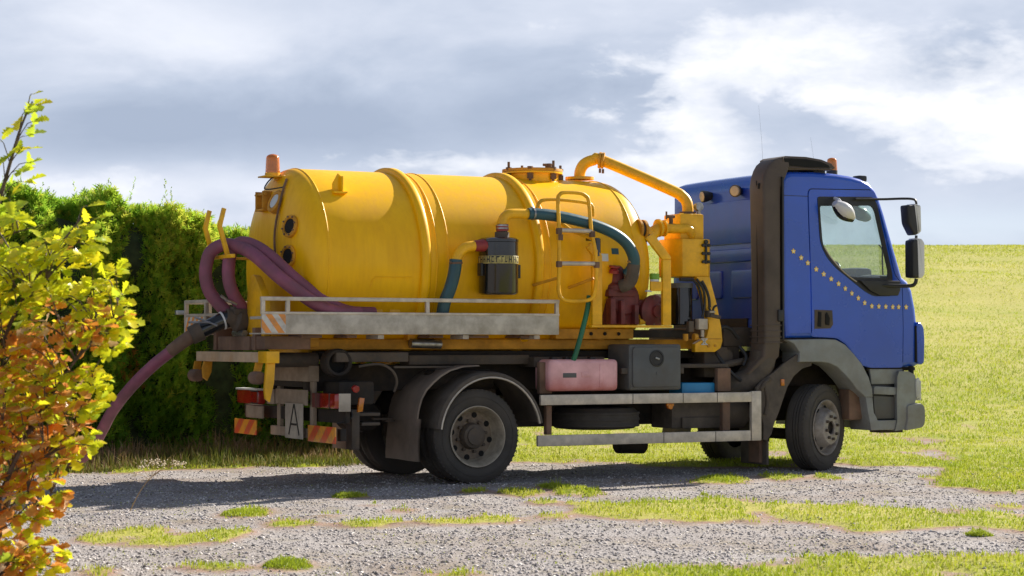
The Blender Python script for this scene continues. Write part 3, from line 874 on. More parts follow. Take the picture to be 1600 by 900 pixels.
# ------------------------------------------------------------------ walkways along the tank
def railing(y0, y1, xs_post, x0, x1, near=True):
    w = MB().box(x0 + 0.005, x1, y0, y0 + 0.022, 1.418, 1.605, b=0.004).build('walkway_panel', ALUP, TRUCK)
    MB().box(x0 + 0.005, x1, y0 + 0.022, y1, 1.555, 1.580, b=0.003).build('walkway_floor', ALUP, w)
    MB().box(x0, x1 + 0.002, y0 - 0.008, y0 + 0.03, 1.600, 1.622, b=0.004).build('panel_lip', ALU, w)
    MB().box(x0 - 0.002, x1 + 0.004, y0 - 0.006, y0 + 0.034, 1.722, 1.758, b=0.006).build('top_rail', ALU, w)
    for xp in xs_post:
        MB().box(xp - 0.018, xp + 0.018, y0 - 0.004, y0 + 0.03, 1.615, 1.73, b=0.004).build('rail_post', ALU, w)
    return w


wk = railing(-0.005, 0.30, (-2.145, -1.905, -0.50, 0.895), -2.164, 0.915)
MB().box(-2.160, -1.930, -0.009, -0.002, 1.430, 1.598).build('hazard_panel', STRIPE, wk)
MB().box(-2.164, -2.14, 0.02, 0.30, 1.418, 1.43).build('walkway_end', ALUP, wk)
wk2 = railing(2.095, 1.80, (-1.905, -0.50, 0.895), -2.164, 0.915)
# far end plate facing the rear, with its little rail
MB().box(-2.166, -2.140, 1.49, 2.09, 1.440, 1.60, b=0.004).build('end_plate', ALUP, wk2)
MB().box(-2.1715, -2.167, 1.50, 2.085, 1.445, 1.592).build('hazard_panel', STRIPE, wk2)
MB().box(-2.172, -2.14, 0.95, 2.10, 1.725, 1.758, b=0.005).box(-2.172, -2.14, 0.95, 2.10, 1.596, 1.622, b=0.005).build('top_rail', CREAM, wk2)
for y in (2.08, 1.49):
    MB().box(-2.174, -2.138, y - 0.02, y + 0.02, 1.44, 1.73, b=0.004).build('rail_post', CREAM, wk2)
MB().box(-2.16, -2.13, 0.95, 1.46, 1.50, 1.59, b=0.005).build('red_board', RUST, wk2)

# tank cradle plates at the rear
def roundpoly2(p):
    return roundpoly(p, 0.06, 3)


MB().prism(roundpoly2([(0.80, 1.80), (0.72, 1.98), (0.60, 1.97), (0.42, 1.80), (0.36, 1.68), (0.35, 1.30), (0.80, 1.30)]), -2.00, -1.93, axis='X', b=0.008).build('tank_support', YEL2, TRUCK)
MB().box(-1.98, -1.45, 0.36, 1.76, 1.30, 1.40, b=0.01).build('tank_cradle', YELD, TRUCK)
MB().box(-1.35, 1.85, 0.62, 1.50, 1.20, 1.26, b=0.01).build('tank_underframe', CHAS, TRUCK)
for x in (-1.05, -0.90, -0.72):
    MB().box(x - 0.06, x + 0.05, 0.24, 0.50, 1.50, 1.72, b=0.006).build('cradle_bracket', YEL2, TRUCK)
for x in (-0.5, 0.76, 1.6):
    MB().prism([(0.35, 1.37), (1.77, 1.37), (1.77, 1.62), (1.62, 1.45), (1.35, 1.385), (0.77, 1.385), (0.5, 1.45), (0.35, 1.62)], x - 0.04, x + 0.04, axis='X', b=0.004).build('tank_cradle', YELD, TRUCK)

# subframe rails
for y in (0.42, 1.62):
    MB().prism([(-1.92, 1.335), (-1.70, 1.375), (3.02, 1.375), (3.02, 1.275), (-1.60, 1.275), (-1.78, 1.310)], y, y + 0.09, b=0.012).build('subframe_rail', YELD, TRUCK)
MB().box(1.05, 1.95, 0.30, 0.41, 1.378, 1.478, b=0.008).build('pump_bed', YELD, TRUCK)
MB().box(1.95, 2.62, 0.30, 0.44, 1.39, 1.47, b=0.006).build('dark_plate', CHAS, TRUCK)
for i in range(3):
    MB().cyl((1.45 + i * 0.16, 0.285, 1.43), (1.45 + i * 0.16, 0.30, 1.43), 0.018, 8).build('bed_bolt', FLATBLK, TRUCK)
for x, w in ((-1.62, .2), (-1.22, .1), (-0.35, .15), (0.1, .22), (0.62, .12)):
    MB().box(x - w / 2, x + w / 2, 0.12, 0.46, 1.385, 1.412, b=0.004).build('deck_bracket', RUST, TRUCK)
for x in (-0.97, -0.085, 0.685):
    MB().box(x - 0.03, x + 0.03, 0.02, 0.30, 1.375, 1.414, b=0.003).build('deck_bracket', CREAM, TRUCK)
MB().cyl((-0.52, 0.34, 1.335), (-0.20, 0.34, 1.325), 0.045, 14).build('hydraulic_ram', STEEL, TRUCK)

# ------------------------------------------------------------------ chassis
for y in (0.56, 1.46):
    MB().box(-1.50, 4.95, y, y + 0.08, 0.88, 1.13, b=0.01).build('chassis_rail', CHAS, TRUCK)
for x in (-1.45, -0.95, 0.75, 1.6, 2.6, 3.3):
    MB().box(x - 0.05, x + 0.05, 0.64, 1.46, 0.92, 1.10, b=0.01).build('cross_member', CHAS, TRUCK)
MB().box(-1.40, 3.1, 0.50, 1.60, 1.18, 1.26, b=0.01).build('loading_rail', CHAS, TRUCK)
MB().box(-1.36, -0.62, 0.16, 0.52, 1.16, 1.25, b=0.01).box(-0.55, 0.75, 0.30, 0.52, 1.13, 1.22, b=0.01).box(0.75, 1.55, 0.2, 0.5, 1.10, 1.20, b=0.01).build('outrigger', CHAS2, TRUCK)
MB().lathe([(0.085, 0.22), (0.128, 0.20), (0.132, 0.02), (0.118, 0.0), (0.095, 0.01), (0.09, 0.12), (0.0, 0.12)], (-1.33, 0.16, 1.155), (0.1, 1, 0.0), 28).build('round_outlet', CHAS, TRUCK)
MB().lathe([(0.0, 0.10), (0.092, 0.10), (0.093, 0.105)], (-1.33, 0.16, 1.155), (0.1, 1, 0.0), 24).build('outlet_mouth', FLATBLK, TRUCK)
MB().cyl((-1.9, 0.5, 1.18), (-1.42, 0.5, 1.18), 0.07, 16).build('hydraulic_ram', CHAS2, TRUCK)
MB().tube([(-1.15, 0.12, 1.12), (-0.95, 0.10, 1.14), (-0.82, 0.10, 1.08), (-0.77, 0.10, 0.98), (-0.78, 0.14, 0.88)], 0.013, 8, smooth=4).build('brake_line', CHAS2, TRUCK)
MB().box(-1.34, -0.98, 0.14, 0.55, 0.76, 0.98, b=0.03).build('battery_box', CHAS, TRUCK)
MB().box(-1.25, -0.96, 0.05, 0.50, 0.66, 0.69, b=0.01).box(-1.15, -0.96, 0.05, 0.50, 0.57, 0.60, b=0.01).box(-1.25, -1.17, 0.05, 0.2, 0.35, 0.72, b=0.01).build('stay_bar', CHAS2, TRUCK)
MB().cyl((-0.75, 0.8, 0.62), (-0.75, 1.3, 0.62), 0.15, 20, b=0.02).build('air_tank', CHAS, TRUCK)
MB().cyl((-0.35, 0.35, 0.98), (0.35, 0.35, 0.98), 0.10, 18, b=0.02).build('air_tank', CHAS, TRUCK)
# rear axle
MB().tube([(0, 0.2, 0.45), (0, 0.75, 0.45), (0, 0.9, 0.47), (0, 1.22, 0.47), (0, 1.37, 0.45), (0, 1.9, 0.45)], [0.07, 0.09, 0.20, 0.20, 0.09, 0.07], 18).build('rear_axle', CHAS, TRUCK)
MB().tube([(0.25, YC, 0.50), (1.4, YC, 0.62), (2.9, YC, 0.72)], 0.055, 12).build('prop_shaft', CHAS, TRUCK)
for y in (0.60, 1.50):
    mb = MB()
    for i in range(4):
        L = 0.80 - i * 0.13
        mb.box(-L, L, y - 0.035, y + 0.035, 0.60 - i * 0.022, 0.618 - i * 0.022)
    mb.build('leaf_spring', CHAS2, TRUCK)

# wheels


def tyre_profile(R, w, rim):
    """(radius, y) cross-section, outside face at 0, inside at w"""
    return [(rim, 0.012), (rim + 0.02, 0.004), (rim + (R - rim) * 0.35, -0.008), (rim + (R - rim) * 0.65, -0.004), (R - 0.035, 0.006), (R - 0.012, 0.022),
            (R - 0.002, 0.034), (R, 0.05), (R, w - 0.05), (R - 0.002, w - 0.034), (R - 0.012, w - 0.022), (R - 0.035, w - 0.006), (rim + (R - rim) * 0.5, w + 0.006), (rim, w - 0.012)]


def make_wheel(M4, out, rear):
    """builds a wheel at the origin with its outer face towards -Y, then moves it by M4"""
    R, w, rim = 0.453, (0.245 if rear else 0.265), 0.285
    fix = lambda p: tuple(M4 @ Vector(p))
    prof = tyre_profile(R, w, rim)
    # tread grooves
    pr = []
    for r, y in prof:
        pr.append((r, y))
        if abs(r - R) < 1e-6 and y < w / 2:
            for g in (0.085, 0.118, 0.150):
                pr += [(R, g - 0.006), (R - 0.012, g - 0.005), (R - 0.012, g + 0.005), (R, g + 0.006)]
    ty = MB().lathe(pr, (0, 0, 0), (0, 1, 0), 72, cap=False).build('wheel', TYRE, TRUCK, warp=fix, ang=30)
    # shoulder lugs
    mb = MB()
    for k in range(56):
        a = 2 * math.pi * k / 56
        mb2 = MB().box(-0.008, 0.008, 0.020, 0.060, R - 0.014, R - 0.0005)
        m = Matrix.Rotation(a, 4, 'Y')
        mb.add([tuple(m @ Vector(p)) for p in mb2.v], mb2.f)
    lg = mb.build('tread_lug', TYRE, ty, warp=fix)
    lg['kind'] = 'stuff'
    MB().lathe([(0.375, -0.0085), (0.378, -0.011), (0.381, -0.0085)], (0, 0, 0), (0, 1, 0), 64, cap=False).build('sidewall_rib', TYRE, ty, warp=fix)
    rm = RIM if rear else RIMF
    if rear:
        p = [(0.292, 0.004), (0.294, -0.006), (0.286, -0.012), (0.276, -0.004), (0.268, 0.02), (0.252, 0.05), (0.246, 0.13), (0.225, 0.155), (0.17, 0.150), (0.12, 0.145), (0.118, 0.145)]
        MB().lathe(p[:8], (0, 0, 0), (0, 1, 0), 64, cap=False).build('rim', rm, ty, warp=fix, ang=50)
        MB().lathe(p[7:], (0, 0, 0), (0, 1, 0), 64, cap=False).build('rim_disc', RIMD, ty, warp=fix, ang=50)
        MB().lathe([(0.286, -0.0125), (0.291, -0.0125), (0.2935, -0.007), (0.284, -0.011)], (0, 0, 0), (0, 1, 0), 64, cap=False).build('rim_lip', CREAM, ty, warp=fix)
        MB().lathe([(0.14, 0.150), (0.128, 0.146), (0.120, 0.08), (0.112, 0.06), (0.085, 0.052), (0.082, 0.035), (0.0, 0.030)], (0, 0, 0), (0, 1, 0), 32).build('hub', CHAS2, ty, warp=fix, ang=40)
        for k in range(8):
            a = 2 * math.pi * k / 8 + 0.2
            c = (0.150 * math.cos(a), 0, 0.150 * math.sin(a))
            MB().cyl((c[0], 0.155, c[2]), (c[0], 0.112, c[2]), 0.017, 6).build('wheel_nut', CHAS2, ty, warp=fix)
        for k in range(8):
            a = 2 * math.pi * (k + 0.5) / 8 + 0.2
            c = (0.205 * math.cos(a), 0, 0.205 * math.sin(a))
            MB().lathe([(0.0, 0.0), (0.027, 0.0), (0.029, 0.004)], (c[0], 0.1465, c[2]), (0, 1, 0), 14).build('hand_hole', FLATBLK, ty, warp=fix)
    else:
        p = [(0.292, 0.004), (0.294, -0.006), (0.286, -0.012), (0.276, -0.004), (0.266, 0.03), (0.250, 0.07), (0.240, 0.06), (0.215, 0.045), (0.200, 0.0), (0.180, -0.045), (0.172, -0.058), (0.165, -0.062), (0.075, -0.062), (0.070, -0.058), (0.066, -0.01)]
        MB().lathe(p, (0, 0, 0), (0, 1, 0), 64, cap=False).build('rim', rm, ty, warp=fix, ang=38)
        MB().lathe([(0.070, -0.01), (0.066, -0.045), (0.060, -0.048), (0.055, -0.02), (0.0, -0.015)], (0, 0, 0), (0, 1, 0), 32).build('hub', CHAS, ty, warp=fix, ang=40)
        for k in range(8):
            a = 2 * math.pi * k / 8 + 0.2
            c = (0.120 * math.cos(a), 0, 0.120 * math.sin(a))
            MB().cyl((c[0], -0.055, c[2]), (c[0], -0.088, c[2]), 0.0165, 6).build('wheel_nut', CHAS2, ty, warp=fix)
        for k in range(8):
            a = 2 * math.pi * (k + 0.5) / 8 + 0.2
            c = (0.212 * math.cos(a), 0, 0.212 * math.sin(a))
            MB().lathe([(0.0, 0.0), (0.026, 0.0), (0.028, 0.004)], (c[0], 0.028, c[2]), (-0.25 * math.cos(a), 1, -0.25 * math.sin(a)), 14).build('hand_hole', FLATBLK, ty, warp=fix)
    return ty


Tm = Matrix.Translation
make_wheel(Tm((0.035, 0.01, 0.447)), True, True)
make_wheel(Tm((0.035, 0.29, 0.447)), True, True)
FAR = Matrix.Rotation(math.pi, 4, 'Z')
make_wheel(Tm((0.035, 2.11, 0.447)) @ FAR, True, True)
make_wheel(Tm((0.035, 1.83, 0.447)) @ FAR, True, True)
ST = math.radians(25)
make_wheel(Tm((4.14, 0.20, 0.448)) @ Matrix.Rotation(ST, 4, 'Z') @ Tm((0, -0.12, 0)), True, False)
make_wheel(Tm((4.14, 1.90, 0.448)) @ Matrix.Rotation(ST, 4, 'Z') @ FAR @ Tm((0, -0.12, 0)), True, False)
MB().tube([(4.12, 0.25, 0.42), (4.12, 0.5, 0.36), (4.12, 1.6, 0.36), (4.12, 1.85, 0.42)], 0.06, 12).build('front_axle', CHAS, TRUCK)

# rear mudguard: an arched shell with a flap
arch = []
for i in range(25):
    t = i / 24
    a = math.radians(173 - t * (173 - 11))
    arch.append((0.155 + 0.575 * math.cos(a), 0.455 + 0.60 * math.sin(a)))
arch[0] = (-0.415, 0.53)
mb = MB()
outer = arch
n = len(outer)
vs, fs = [], []
ys = [(-0.045, -0.045), (-0.05, -0.02), (-0.035, 0.0), (0.02, 0.012), (0.30, 0.014), (0.58, 0.012)]
for (x, z) in outer:
    d = Vector((x - 0.155, 0, z - 0.455)).normalized()
    for (y, off) in ys:
        vs.append((x + d.x * off, y, z + d.z * off))
m = len(ys)
for i in range(n - 1):
    for j in range(m - 1):
        fs.append((i * m + j, i * m + j + 1, (i + 1) * m + j + 1, (i + 1) * m + j))
mb.add(vs, fs)
# inner skin for thickness
vs2 = []
for (x, z) in outer:
    d = Vector((x - 0.155, 0, z - 0.455)).normalized()
    for (y, off) in ys:
        vs2.append((x + d.x * (off - 0.012), y + 0.006, z + d.z * (off - 0.012)))
mb.add(vs2, [f[::-1] for f in fs])
guard = mb.build('rear_mudguard', MUD, TRUCK)
MB().tube([(x + (x - 0.155) * -0.07, -0.047, z - (z - 0.455) * 0.075) for x, z in outer], 0.009, 6).build('bright_edge_strip', ALU, guard)
# rear half of the guard is wider and runs down into the flap
vs, fs = [], []
prof2 = [(0.09, 1.128), (-0.09, 1.118), (-0.224, 1.082), (-0.32, 1.03), (-0.396, 0.97), (-0.47, 0.90), (-0.519, 0.816), (-0.55, 0.71), (-0.565, 0.60)]
for (x, z) in prof2:
    for y in (0.03, 0.04, 0.30, 0.68, 0.72):
        vs.append((x - 0.03 + (0.01 if y in (0.03, 0.72) else 0), y, z - (0.012 if y in (0.03, 0.72) else 0)))
for i in range(len(prof2) - 1):
    for j in range(4):
        fs.append((i * 5 + j, i * 5 + j + 1, (i + 1) * 5 + j + 1, (i + 1) * 5 + j))
MB().add(vs, fs).build('mudguard_rear_section', FLAP, guard)
fl = []
for i in range(7):
    for j in range(7):
        fl.append((-0.585 - 0.012 * math.sin(j * 0.9 + i * 0.5) - 0.01 * i / 6, -0.02 + 0.74 * j / 6, 0.625 - 0.40 * i / 6 - 0.004 * math.sin(j)))
fs = [(i * 7 + j, i * 7 + j + 1, (i + 1) * 7 + j + 1, (i + 1) * 7 + j) for i in range(6) for j in range(6)]
back = [(x + 0.012, y, z) for x, y, z in fl]
MB().add(fl, fs).add(back, [f[::-1] for f in fs]).build('mudflap', FLAP, guard)
MB().box(-0.75, -0.10, 0.20, 0.23, 1.10, 1.12, b=0.003).build('mudguard_bracket', CHAS2, guard)
# far mudguard (dark)
MB().add([(x, y, z) for (x, z) in outer for y in (1.52, 2.16)], [(2 * i, 2 * i + 1, 2 * i + 3, 2 * i + 2) for i in range(n - 1)]).build('rear_mudguard', MUD, TRUCK)
MB().box(-0.56, -0.545, 1.52, 2.14, 0.26, 0.60).build('mudflap', FLAP, TRUCK)

# ------------------------------------------------------------------ rear light bar


def bx(y, d=0.0):
    return -1.44 - 0.052 * y - d


def rear_box(y0, y1, z0, z1, depth, mat, name, parent=TRUCK, proud=0.0, b=0.006, label=None):
    ym = (y0 + y1) / 2
    return MB().box(bx(ym, proud), bx(ym, proud) + depth, y0, y1, z0, z1, b=b).build(name, mat, parent, label=label)


bar = MB().prism([(bx(-0.1) + 0.10, -0.1), (bx(2.2) + 0.10, 2.2), (bx(2.2) + 0.06, 2.2), (bx(-0.1) + 0.06, -0.1)], 0.60, 0.72, axis='Z').build('light_bar', CHAS, TRUCK)
MB().box(-1.47, -1.42, 0.62, 1.55, 0.44, 0.53, b=0.008).box(-1.46, -1.42, 0.48, 0.56, 0.44, 1.0, b=0.006).box(-1.46, -1.42, 1.32, 1.40, 0.44, 1.0, b=0.006).build('lower_bar', PLATE, bar)
rear_box(0.46, 1.36, 0.975, 1.125, 0.10, PLATE, 'rear_beam', proud=0.02)
rear_box(0.51, 1.32, 0.750, 0.895, 0.012, PLATE, 'number_plate', bar, proud=0.02, b=0.003)
rear_box(1.345, 1.54, 0.740, 0.885, 0.05, PLATE, 'lamp_bracket', bar, proud=0.0)
rear_box(1.58, 2.16, 0.735, 0.870, 0.09, REDL, 'tail_lamp', bar, proud=0.06, b=0.02)
rear_box(1.585, 1.79, 0.738, 0.868, 0.02, BLK, 'lamp_cover', bar, proud=0.068, b=0.005)
rear_box(1.60, 2.19, 0.871, 0.888, 0.09, WHITE, 'lamp_lid', bar, proud=0.06, b=0.004)
rear_box(1.53, 1.99, 0.595, 0.715, 0.02, PLATE, 'side_plate', bar, proud=0.03)
rear_box(1.63, 2.24, 0.430, 0.578, 0.014, REFL, 'rear_reflector', bar, proud=0.05, b=0.003)
rear_box(-0.14, 0.51, 0.418, 0.570, 0.014, REFL, 'rear_reflector', bar, proud=0.05, b=0.003)
rear_box(-0.10, 0.42, 0.735, 0.875, 0.09, REDL, 'tail_lamp', bar, proud=0.04, b=0.02)
rear_box(0.24, 0.40, 0.738, 0.872, 0.02, PUMP, 'lamp_cover', bar, proud=0.048, b=0.004)
for y in (0.02, 0.30):
    rear_box(y - 0.006, y + 0.006, 0.735, 0.875, 0.02, CHAS2, 'lamp_divider', bar, proud=0.052, b=0.002)
MB().prism([(-1.445, -0.10), (-1.34, -0.13), (-1.335, -0.115), (-1.44, -0.085)], 0.71, 0.875, axis='Z', b=0.003).build('reverse_lamp', CREAM, bar)
MB().cyl((-1.24, -0.03, 0.91), (-1.24, 0.01, 0.92), 0.035, 14, b=0.005).build('marker_lamp', REDL, bar)
MB().prism([(-1.235, 0.70), (-1.185, 0.705), (-1.165, 0.83), (-1.215, 0.835)], -0.05, -0.02, b=0.004).build('side_marker', AMBER, bar, label='slanted orange side marker lamp')
MB().tube([(-1.30, -0.05, 0.72), (-1.30, -0.07, 0.66), (-1.36, -0.06, 0.62), (-1.44, -0.04, 0.60)], 0.008, 6, smooth=4).build('lamp_cable', BLK, bar)
rear_box(-0.12, -0.04, 0.44, 0.55, 0.06, CHAS, 'bar_end', bar, proud=0.0)
# folding board with a letter A
xa = bx(0.8, 0.034)
ap = MB().box(xa - 0.006, xa, 0.58, 1.03, 0.43, 0.765, b=0.002).build('letter_board', CREAM, bar)


def bar_line(p, q, w, x, mb):
    (y0, z0), (y1, z1) = p, q
    d = Vector((y1 - y0, z1 - z0)).normalized()
    n_ = Vector((-d.y, d.x)) * w / 2
    pts = [(y0 + n_.x, z0 + n_.y), (y1 + n_.x, z1 + n_.y), (y1 - n_.x, z1 - n_.y), (y0 - n_.x, z0 - n_.y)]
    mb.prism(pts, x - 0.003, x, axis='X')


mb = MB()
xf = xa - 0.0065
bar_line((0.67, 0.465), (0.795, 0.755), 0.022, xf, mb)
bar_line((0.93, 0.465), (0.805, 0.755), 0.022, xf, mb)
bar_line((0.735, 0.565), (0.865, 0.565), 0.020, xf - 0.0003, mb)
mb.build('letter', TEXTB, ap)

# rear roller beam
MB().box(-2.10, -1.99, 0.02, 1.95, 1.160, 1.255, b=0.008).build('roller_beam', TAN, TRUCK)
MB().box(-2.11, -1.985, 0.0, 0.22, 1.155, 1.262, b=0.006).build('beam_end', YEL2, TRUCK)
for y0, zb in ((0.04, 0.80), (1.72, 0.97)):
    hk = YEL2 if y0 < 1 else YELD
    MB().prism([(-2.09, 1.16), (-2.01, 1.16), (-2.02, 0.98 if zb < 0.9 else 1.05), (-2.06, zb), (-2.10, zb + 0.03), (-2.11, zb + 0.12)], y0, y0 + 0.045, b=0.005).build('hook_plate', hk, TRUCK)
    MB().cyl((-2.13, y0 + 0.06, 1.02), (-2.13, y0 + 0.24, 1.02), 0.060, 20, b=0.012).build('roller', RUST, TRUCK)
    MB().prism([(-2.10, 1.16), (-2.03, 1.16), (-2.07, 0.97), (-2.14, 0.97)], y0 + 0.25, y0 + 0.28, b=0.004).build('hook_plate', YELD, TRUCK)
MB().box(-2.07, -2.03, 0.55, 1.40, 1.27, 1.40, b=0.006).box(-2.06, -1.95, 0.42, 0.50, 1.27, 1.48, b=0.004).box(-2.07, -1.9, 1.45, 1.53, 1.27, 1.48, b=0.004).build('rear_crossbeam', RUST, TRUCK)
MB().box(-2.05, -1.6, 0.20, 0.62, 1.28, 1.40, b=0.01).build('rear_gusset', RUST, TRUCK)

# ------------------------------------------------------------------ side guard
sg = MB().box(0.700, 3.165, -0.03, 0.01, 0.735, 0.835, b=0.008).build('side_guard_rail', ALU, TRUCK)
MB().box(0.668, 3.150, -0.03, 0.01, 0.338, 0.444, b=0.008).build('side_guard_rail', ALU, TRUCK)
MB().box(3.160, 3.280, -0.034, 0.012, 0.338, 0.845, b=0.008).build('side_guard_end', ALU, TRUCK)
for x in (1.74, 2.33, 2.74):
    MB().box(x - 0.003, x + 0.003, -0.032, -0.0295, 0.737, 0.833).build('rail_joint', CHAS, sg)
for x in (2.10, 2.72):
    MB().box(x - 0.003, x + 0.003, -0.032, -0.0295, 0.340, 0.442).build('rail_joint', CHAS, sg)
MB().box(0.735, 0.875, 0.06, 0.12, 0.845, 1.15, b=0.008).box(0.80, 0.86, 0.04, 0.10, 0.445, 0.73, b=0.006).build('guard_post', RUST, TRUCK)
MB().box(2.80, 2.96, 0.05, 0.11, 0.845, 1.08, b=0.008).box(2.84, 2.93, 0.02, 0.08, 0.445, 0.735, b=0.006).build('guard_post', RUST, TRUCK)
MB().box(2.30, 2.98, 0.12, 0.5, 1.085, 1.125, b=0.01).build('guard_bracket', CHAS2, TRUCK)
MB().cyl((2.19, -0.02, 0.70), (2.19, 0.02, 0.70), 0.028, 12, b=0.004).box(2.15, 2.23, -0.015, 0.01, 0.705, 0.732).build('side_marker', AMBER, TRUCK, label='small orange lamp under the upper side rail')
# red plastic canister
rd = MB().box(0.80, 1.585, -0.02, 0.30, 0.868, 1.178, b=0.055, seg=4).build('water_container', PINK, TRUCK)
MB().box(0.95, 1.10, -0.024, -0.018, 1.00, 1.045, b=0.002).build('container_label', GBOX, rd)
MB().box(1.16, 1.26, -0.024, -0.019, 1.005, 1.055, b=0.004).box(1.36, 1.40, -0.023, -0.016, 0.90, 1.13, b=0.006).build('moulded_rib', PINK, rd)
for x in (0.90, 1.05, 1.33):
    MB().box(x - 0.03, x + 0.03, 0.05, 0.12, 1.176, 1.20, b=0.006).build('container_foot', BLK, rd)
# grey tool box
tb = MB().box(1.70, 2.31, -0.03, 0.40, 0.868, 1.325, b=0.03, seg=3).build('tool_box', GBOX, TRUCK)
MB().prism([(1.745, 0.90), (2.27, 0.90), (2.285, 0.93), (2.285, 1.27), (2.265, 1.295), (1.75, 1.295), (1.73, 1.27), (1.73, 0.93)], -0.05, -0.025, b=0.010).build('tool_box_lid', GBOX, tb)
MB().lathe([(0.085, 0), (0.085, 0.008), (0.07, 0.010), (0.065, 0.003), (0.0, 0.003)], (2.005, -0.048, 1.185), (0, -1, 0), 24).build('lock_recess', BLK, tb)
MB().box(1.985, 2.035, -0.062, -0.05, 1.175, 1.192, b=0.003, rot=Matrix.Rotation(0.3, 3, 'Y')).build('latch', STEEL, tb)
MB().box(2.0, 2.02, -0.056, -0.05, 1.02, 1.05).build('key_cover', GBOX, tb)
MB().box(1.63, 1.71, 0.0, 0.06, 1.03, 1.09, b=0.006).box(2.31, 2.36, 0.0, 0.05, 1.03, 1.09, b=0.006).build('box_bracket', CHAS2, tb)
MB().box(2.40, 2.80, 0.10, 0.35, 0.80, 0.935, b=0.02).build('blue_can', SKY_BLUE, TRUCK)
# spare wheel and boxes behind the guard
mb = MB().lathe([(0.24, 0.02), (0.30, 0.0), (0.40, 0.01), (0.445, 0.05), (0.45, 0.11), (0.445, 0.17), (0.40, 0.215), (0.30, 0.225), (0.24, 0.20)], (1.62, 0.52, 0.47), (0, 0, 1), 48)
sp = mb.build('spare_wheel', TYRE, TRUCK)
MB().lathe([(0.24, 0.03), (0.22, 0.12), (0.10, 0.14), (0.0, 0.14)], (1.62, 0.52, 0.47), (0, 0, 1), 32).build('spare_rim', CHAS2, sp)
for z in (0.50, 0.56, 0.62):
    MB().lathe([(0.452, 0), (0.456, 0.004), (0.456, 0.022), (0.452, 0.026)], (1.62, 0.52, z), (0, 0, 1), 48).build('tread_rib', TYRE, sp)
MB().box(2.34, 2.97, 0.20, 0.60, 0.47, 0.74, b=0.015).box(2.45, 2.96, 0.17, 0.20, 0.47, 0.58, b=0.008).build('battery_box', MUD, TRUCK)
MB().cyl((2.98, 0.35, 0.62), (3.30, 0.35, 0.62), 0.17, 20, b=0.02).build('air_tank', MUD, TRUCK)
MB().box(0.95, 2.4, 0.45, 1.50, 0.72, 0.80, b=0.02).box(1.0, 2.3, 1.5, 1.95, 0.50, 0.95, b=0.05).build('fuel_tank', CHAS, TRUCK)
MB().cyl((2.10, 0.9, 0.28), (2.45, 0.9, 0.27), 0.09, 18, b=0.02).build('silencer', CHAS, TRUCK)
MB().box(0.75, 3.2, 0.62, 0.66, 0.50, 0.98, b=0.01).build('inner_panel', CHAS, TRUCK)
# gearbox and engine under the cab
MB().box(2.85, 3.60, 0.75, 1.40, 0.55, 1.20, b=0.06).box(3.55, 4.70, 0.70, 1.45, 0.50, 1.25, b=0.05).build('engine', CHAS, TRUCK)
MB().box(2.80, 3.10, 0.30, 0.62, 0.98, 1.30, b=0.03).box(3.05, 3.35, 0.45, 0.95, 1.10, 1.42, b=0.03).cyl((3.1, 0.32, 1.2), (3.1, 0.5, 1.2), 0.07, 12).cyl((2.95, 0.25, 1.10), (3.3, 0.25, 1.16), 0.035, 10).box(3.12, 3.5, 0.42, 1.9, 1.30, 1.50, b=0.02).build('gearbox', CHAS2, TRUCK)
MB().tube([(2.95, 0.30, 1.42), (3.0, 0.26, 1.50), (3.1, 0.26, 1.48), (3.2, 0.26, 1.38)], 0.02, 8, smooth=4).tube([(2.9, 0.3, 1.3), (2.95, 0.2, 1.15), (3.05, 0.15, 1.02), (3.15, 0.15, 0.95)], 0.018, 8, smooth=4).tube([(3.2, 0.25, 1.3), (3.25, 0.2, 1.2), (3.2, 0.18, 1.1)], 0.02, 8, smooth=4).build('engine_hose', BLK, TRUCK)
# steering rods and things seen in the front arch
MB().box(4.50, 4.68, 0.10, 0.30, 0.52, 0.85, b=0.03).build('horn_box', RUST, TRUCK)

# ================================================================== CAB
CY0, CY1 = 0.0, 2.12
CW = (CY1 - CY0) / 2


def warp(p):
    """tumblehome of the sides and rounding of the front in plan"""
    x, y, z = p
    t = min(1.0, max(0.0, (z - 1.75) / 1.3))
    d = (y - (CY0 + CW)) / CW
    y2 = CY0 + CW + d * CW * (1 - 0.030 * t ** 1.4) + (-0.012 * math.sin((z - 1.1) * 1.7) if False else 0)
    f = min(1.0, max(0.0, (x - 4.3) / 1.0))
    x2 = x - f * 0.11 * abs(d) ** 3.0
    z2 = z - (0.012 * abs(d) ** 2.5 if z > 2.95 else 0.0) * min(1, max(0, (z - 2.95) / 0.1))
    # slight barrel of the side
    y2 += (-1 if d < 0 else 1) * 0.012 * math.cos(min(1.0, abs(z - 1.7) / 0.9) * math.pi / 2) * abs(d)
    return (x2, y2, z2)


def inset(poly, d):
    """move a counter-clockwise or clockwise outline inwards"""
    area = sum(poly[i][0] * poly[(i + 1) % len(poly)][1] - poly[(i + 1) % len(poly)][0] * poly[i][1] for i in range(len(poly)))
    s = 1 if area > 0 else -1
    out = []
    n = len(poly)
    for i in range(n):
        a = Vector(poly[i - 1]); b = Vector(poly[i]); c = Vector(poly[(i + 1) % n])
        d1 = (b - a).normalized(); d2 = (c - b).normalized()
        n1 = Vector((-d1.y, d1.x)) * s; n2 = Vector((-d2.y, d2.x)) * s
        m = (n1 + n2)
        if m.length < 1e-6: m = n1
        m.normalize()
        k = max(0.5, m.dot(n1))
        q = b + m * (d / k)
        out.append((q.x, q.y))
    return out


def densify(poly, step=0.12, closed=True):
    out = []
    n = len(poly)
    for i in range(n if closed else n - 1):
        a = Vector(poly[i]); b = Vector(poly[(i + 1) % n])
        k = max(1, int((b - a).length / step))
        for j in range(k):
            q = a.lerp(b, j / k)
            out.append((q.x, q.y))
    if not closed: out.append(poly[-1])
    return out


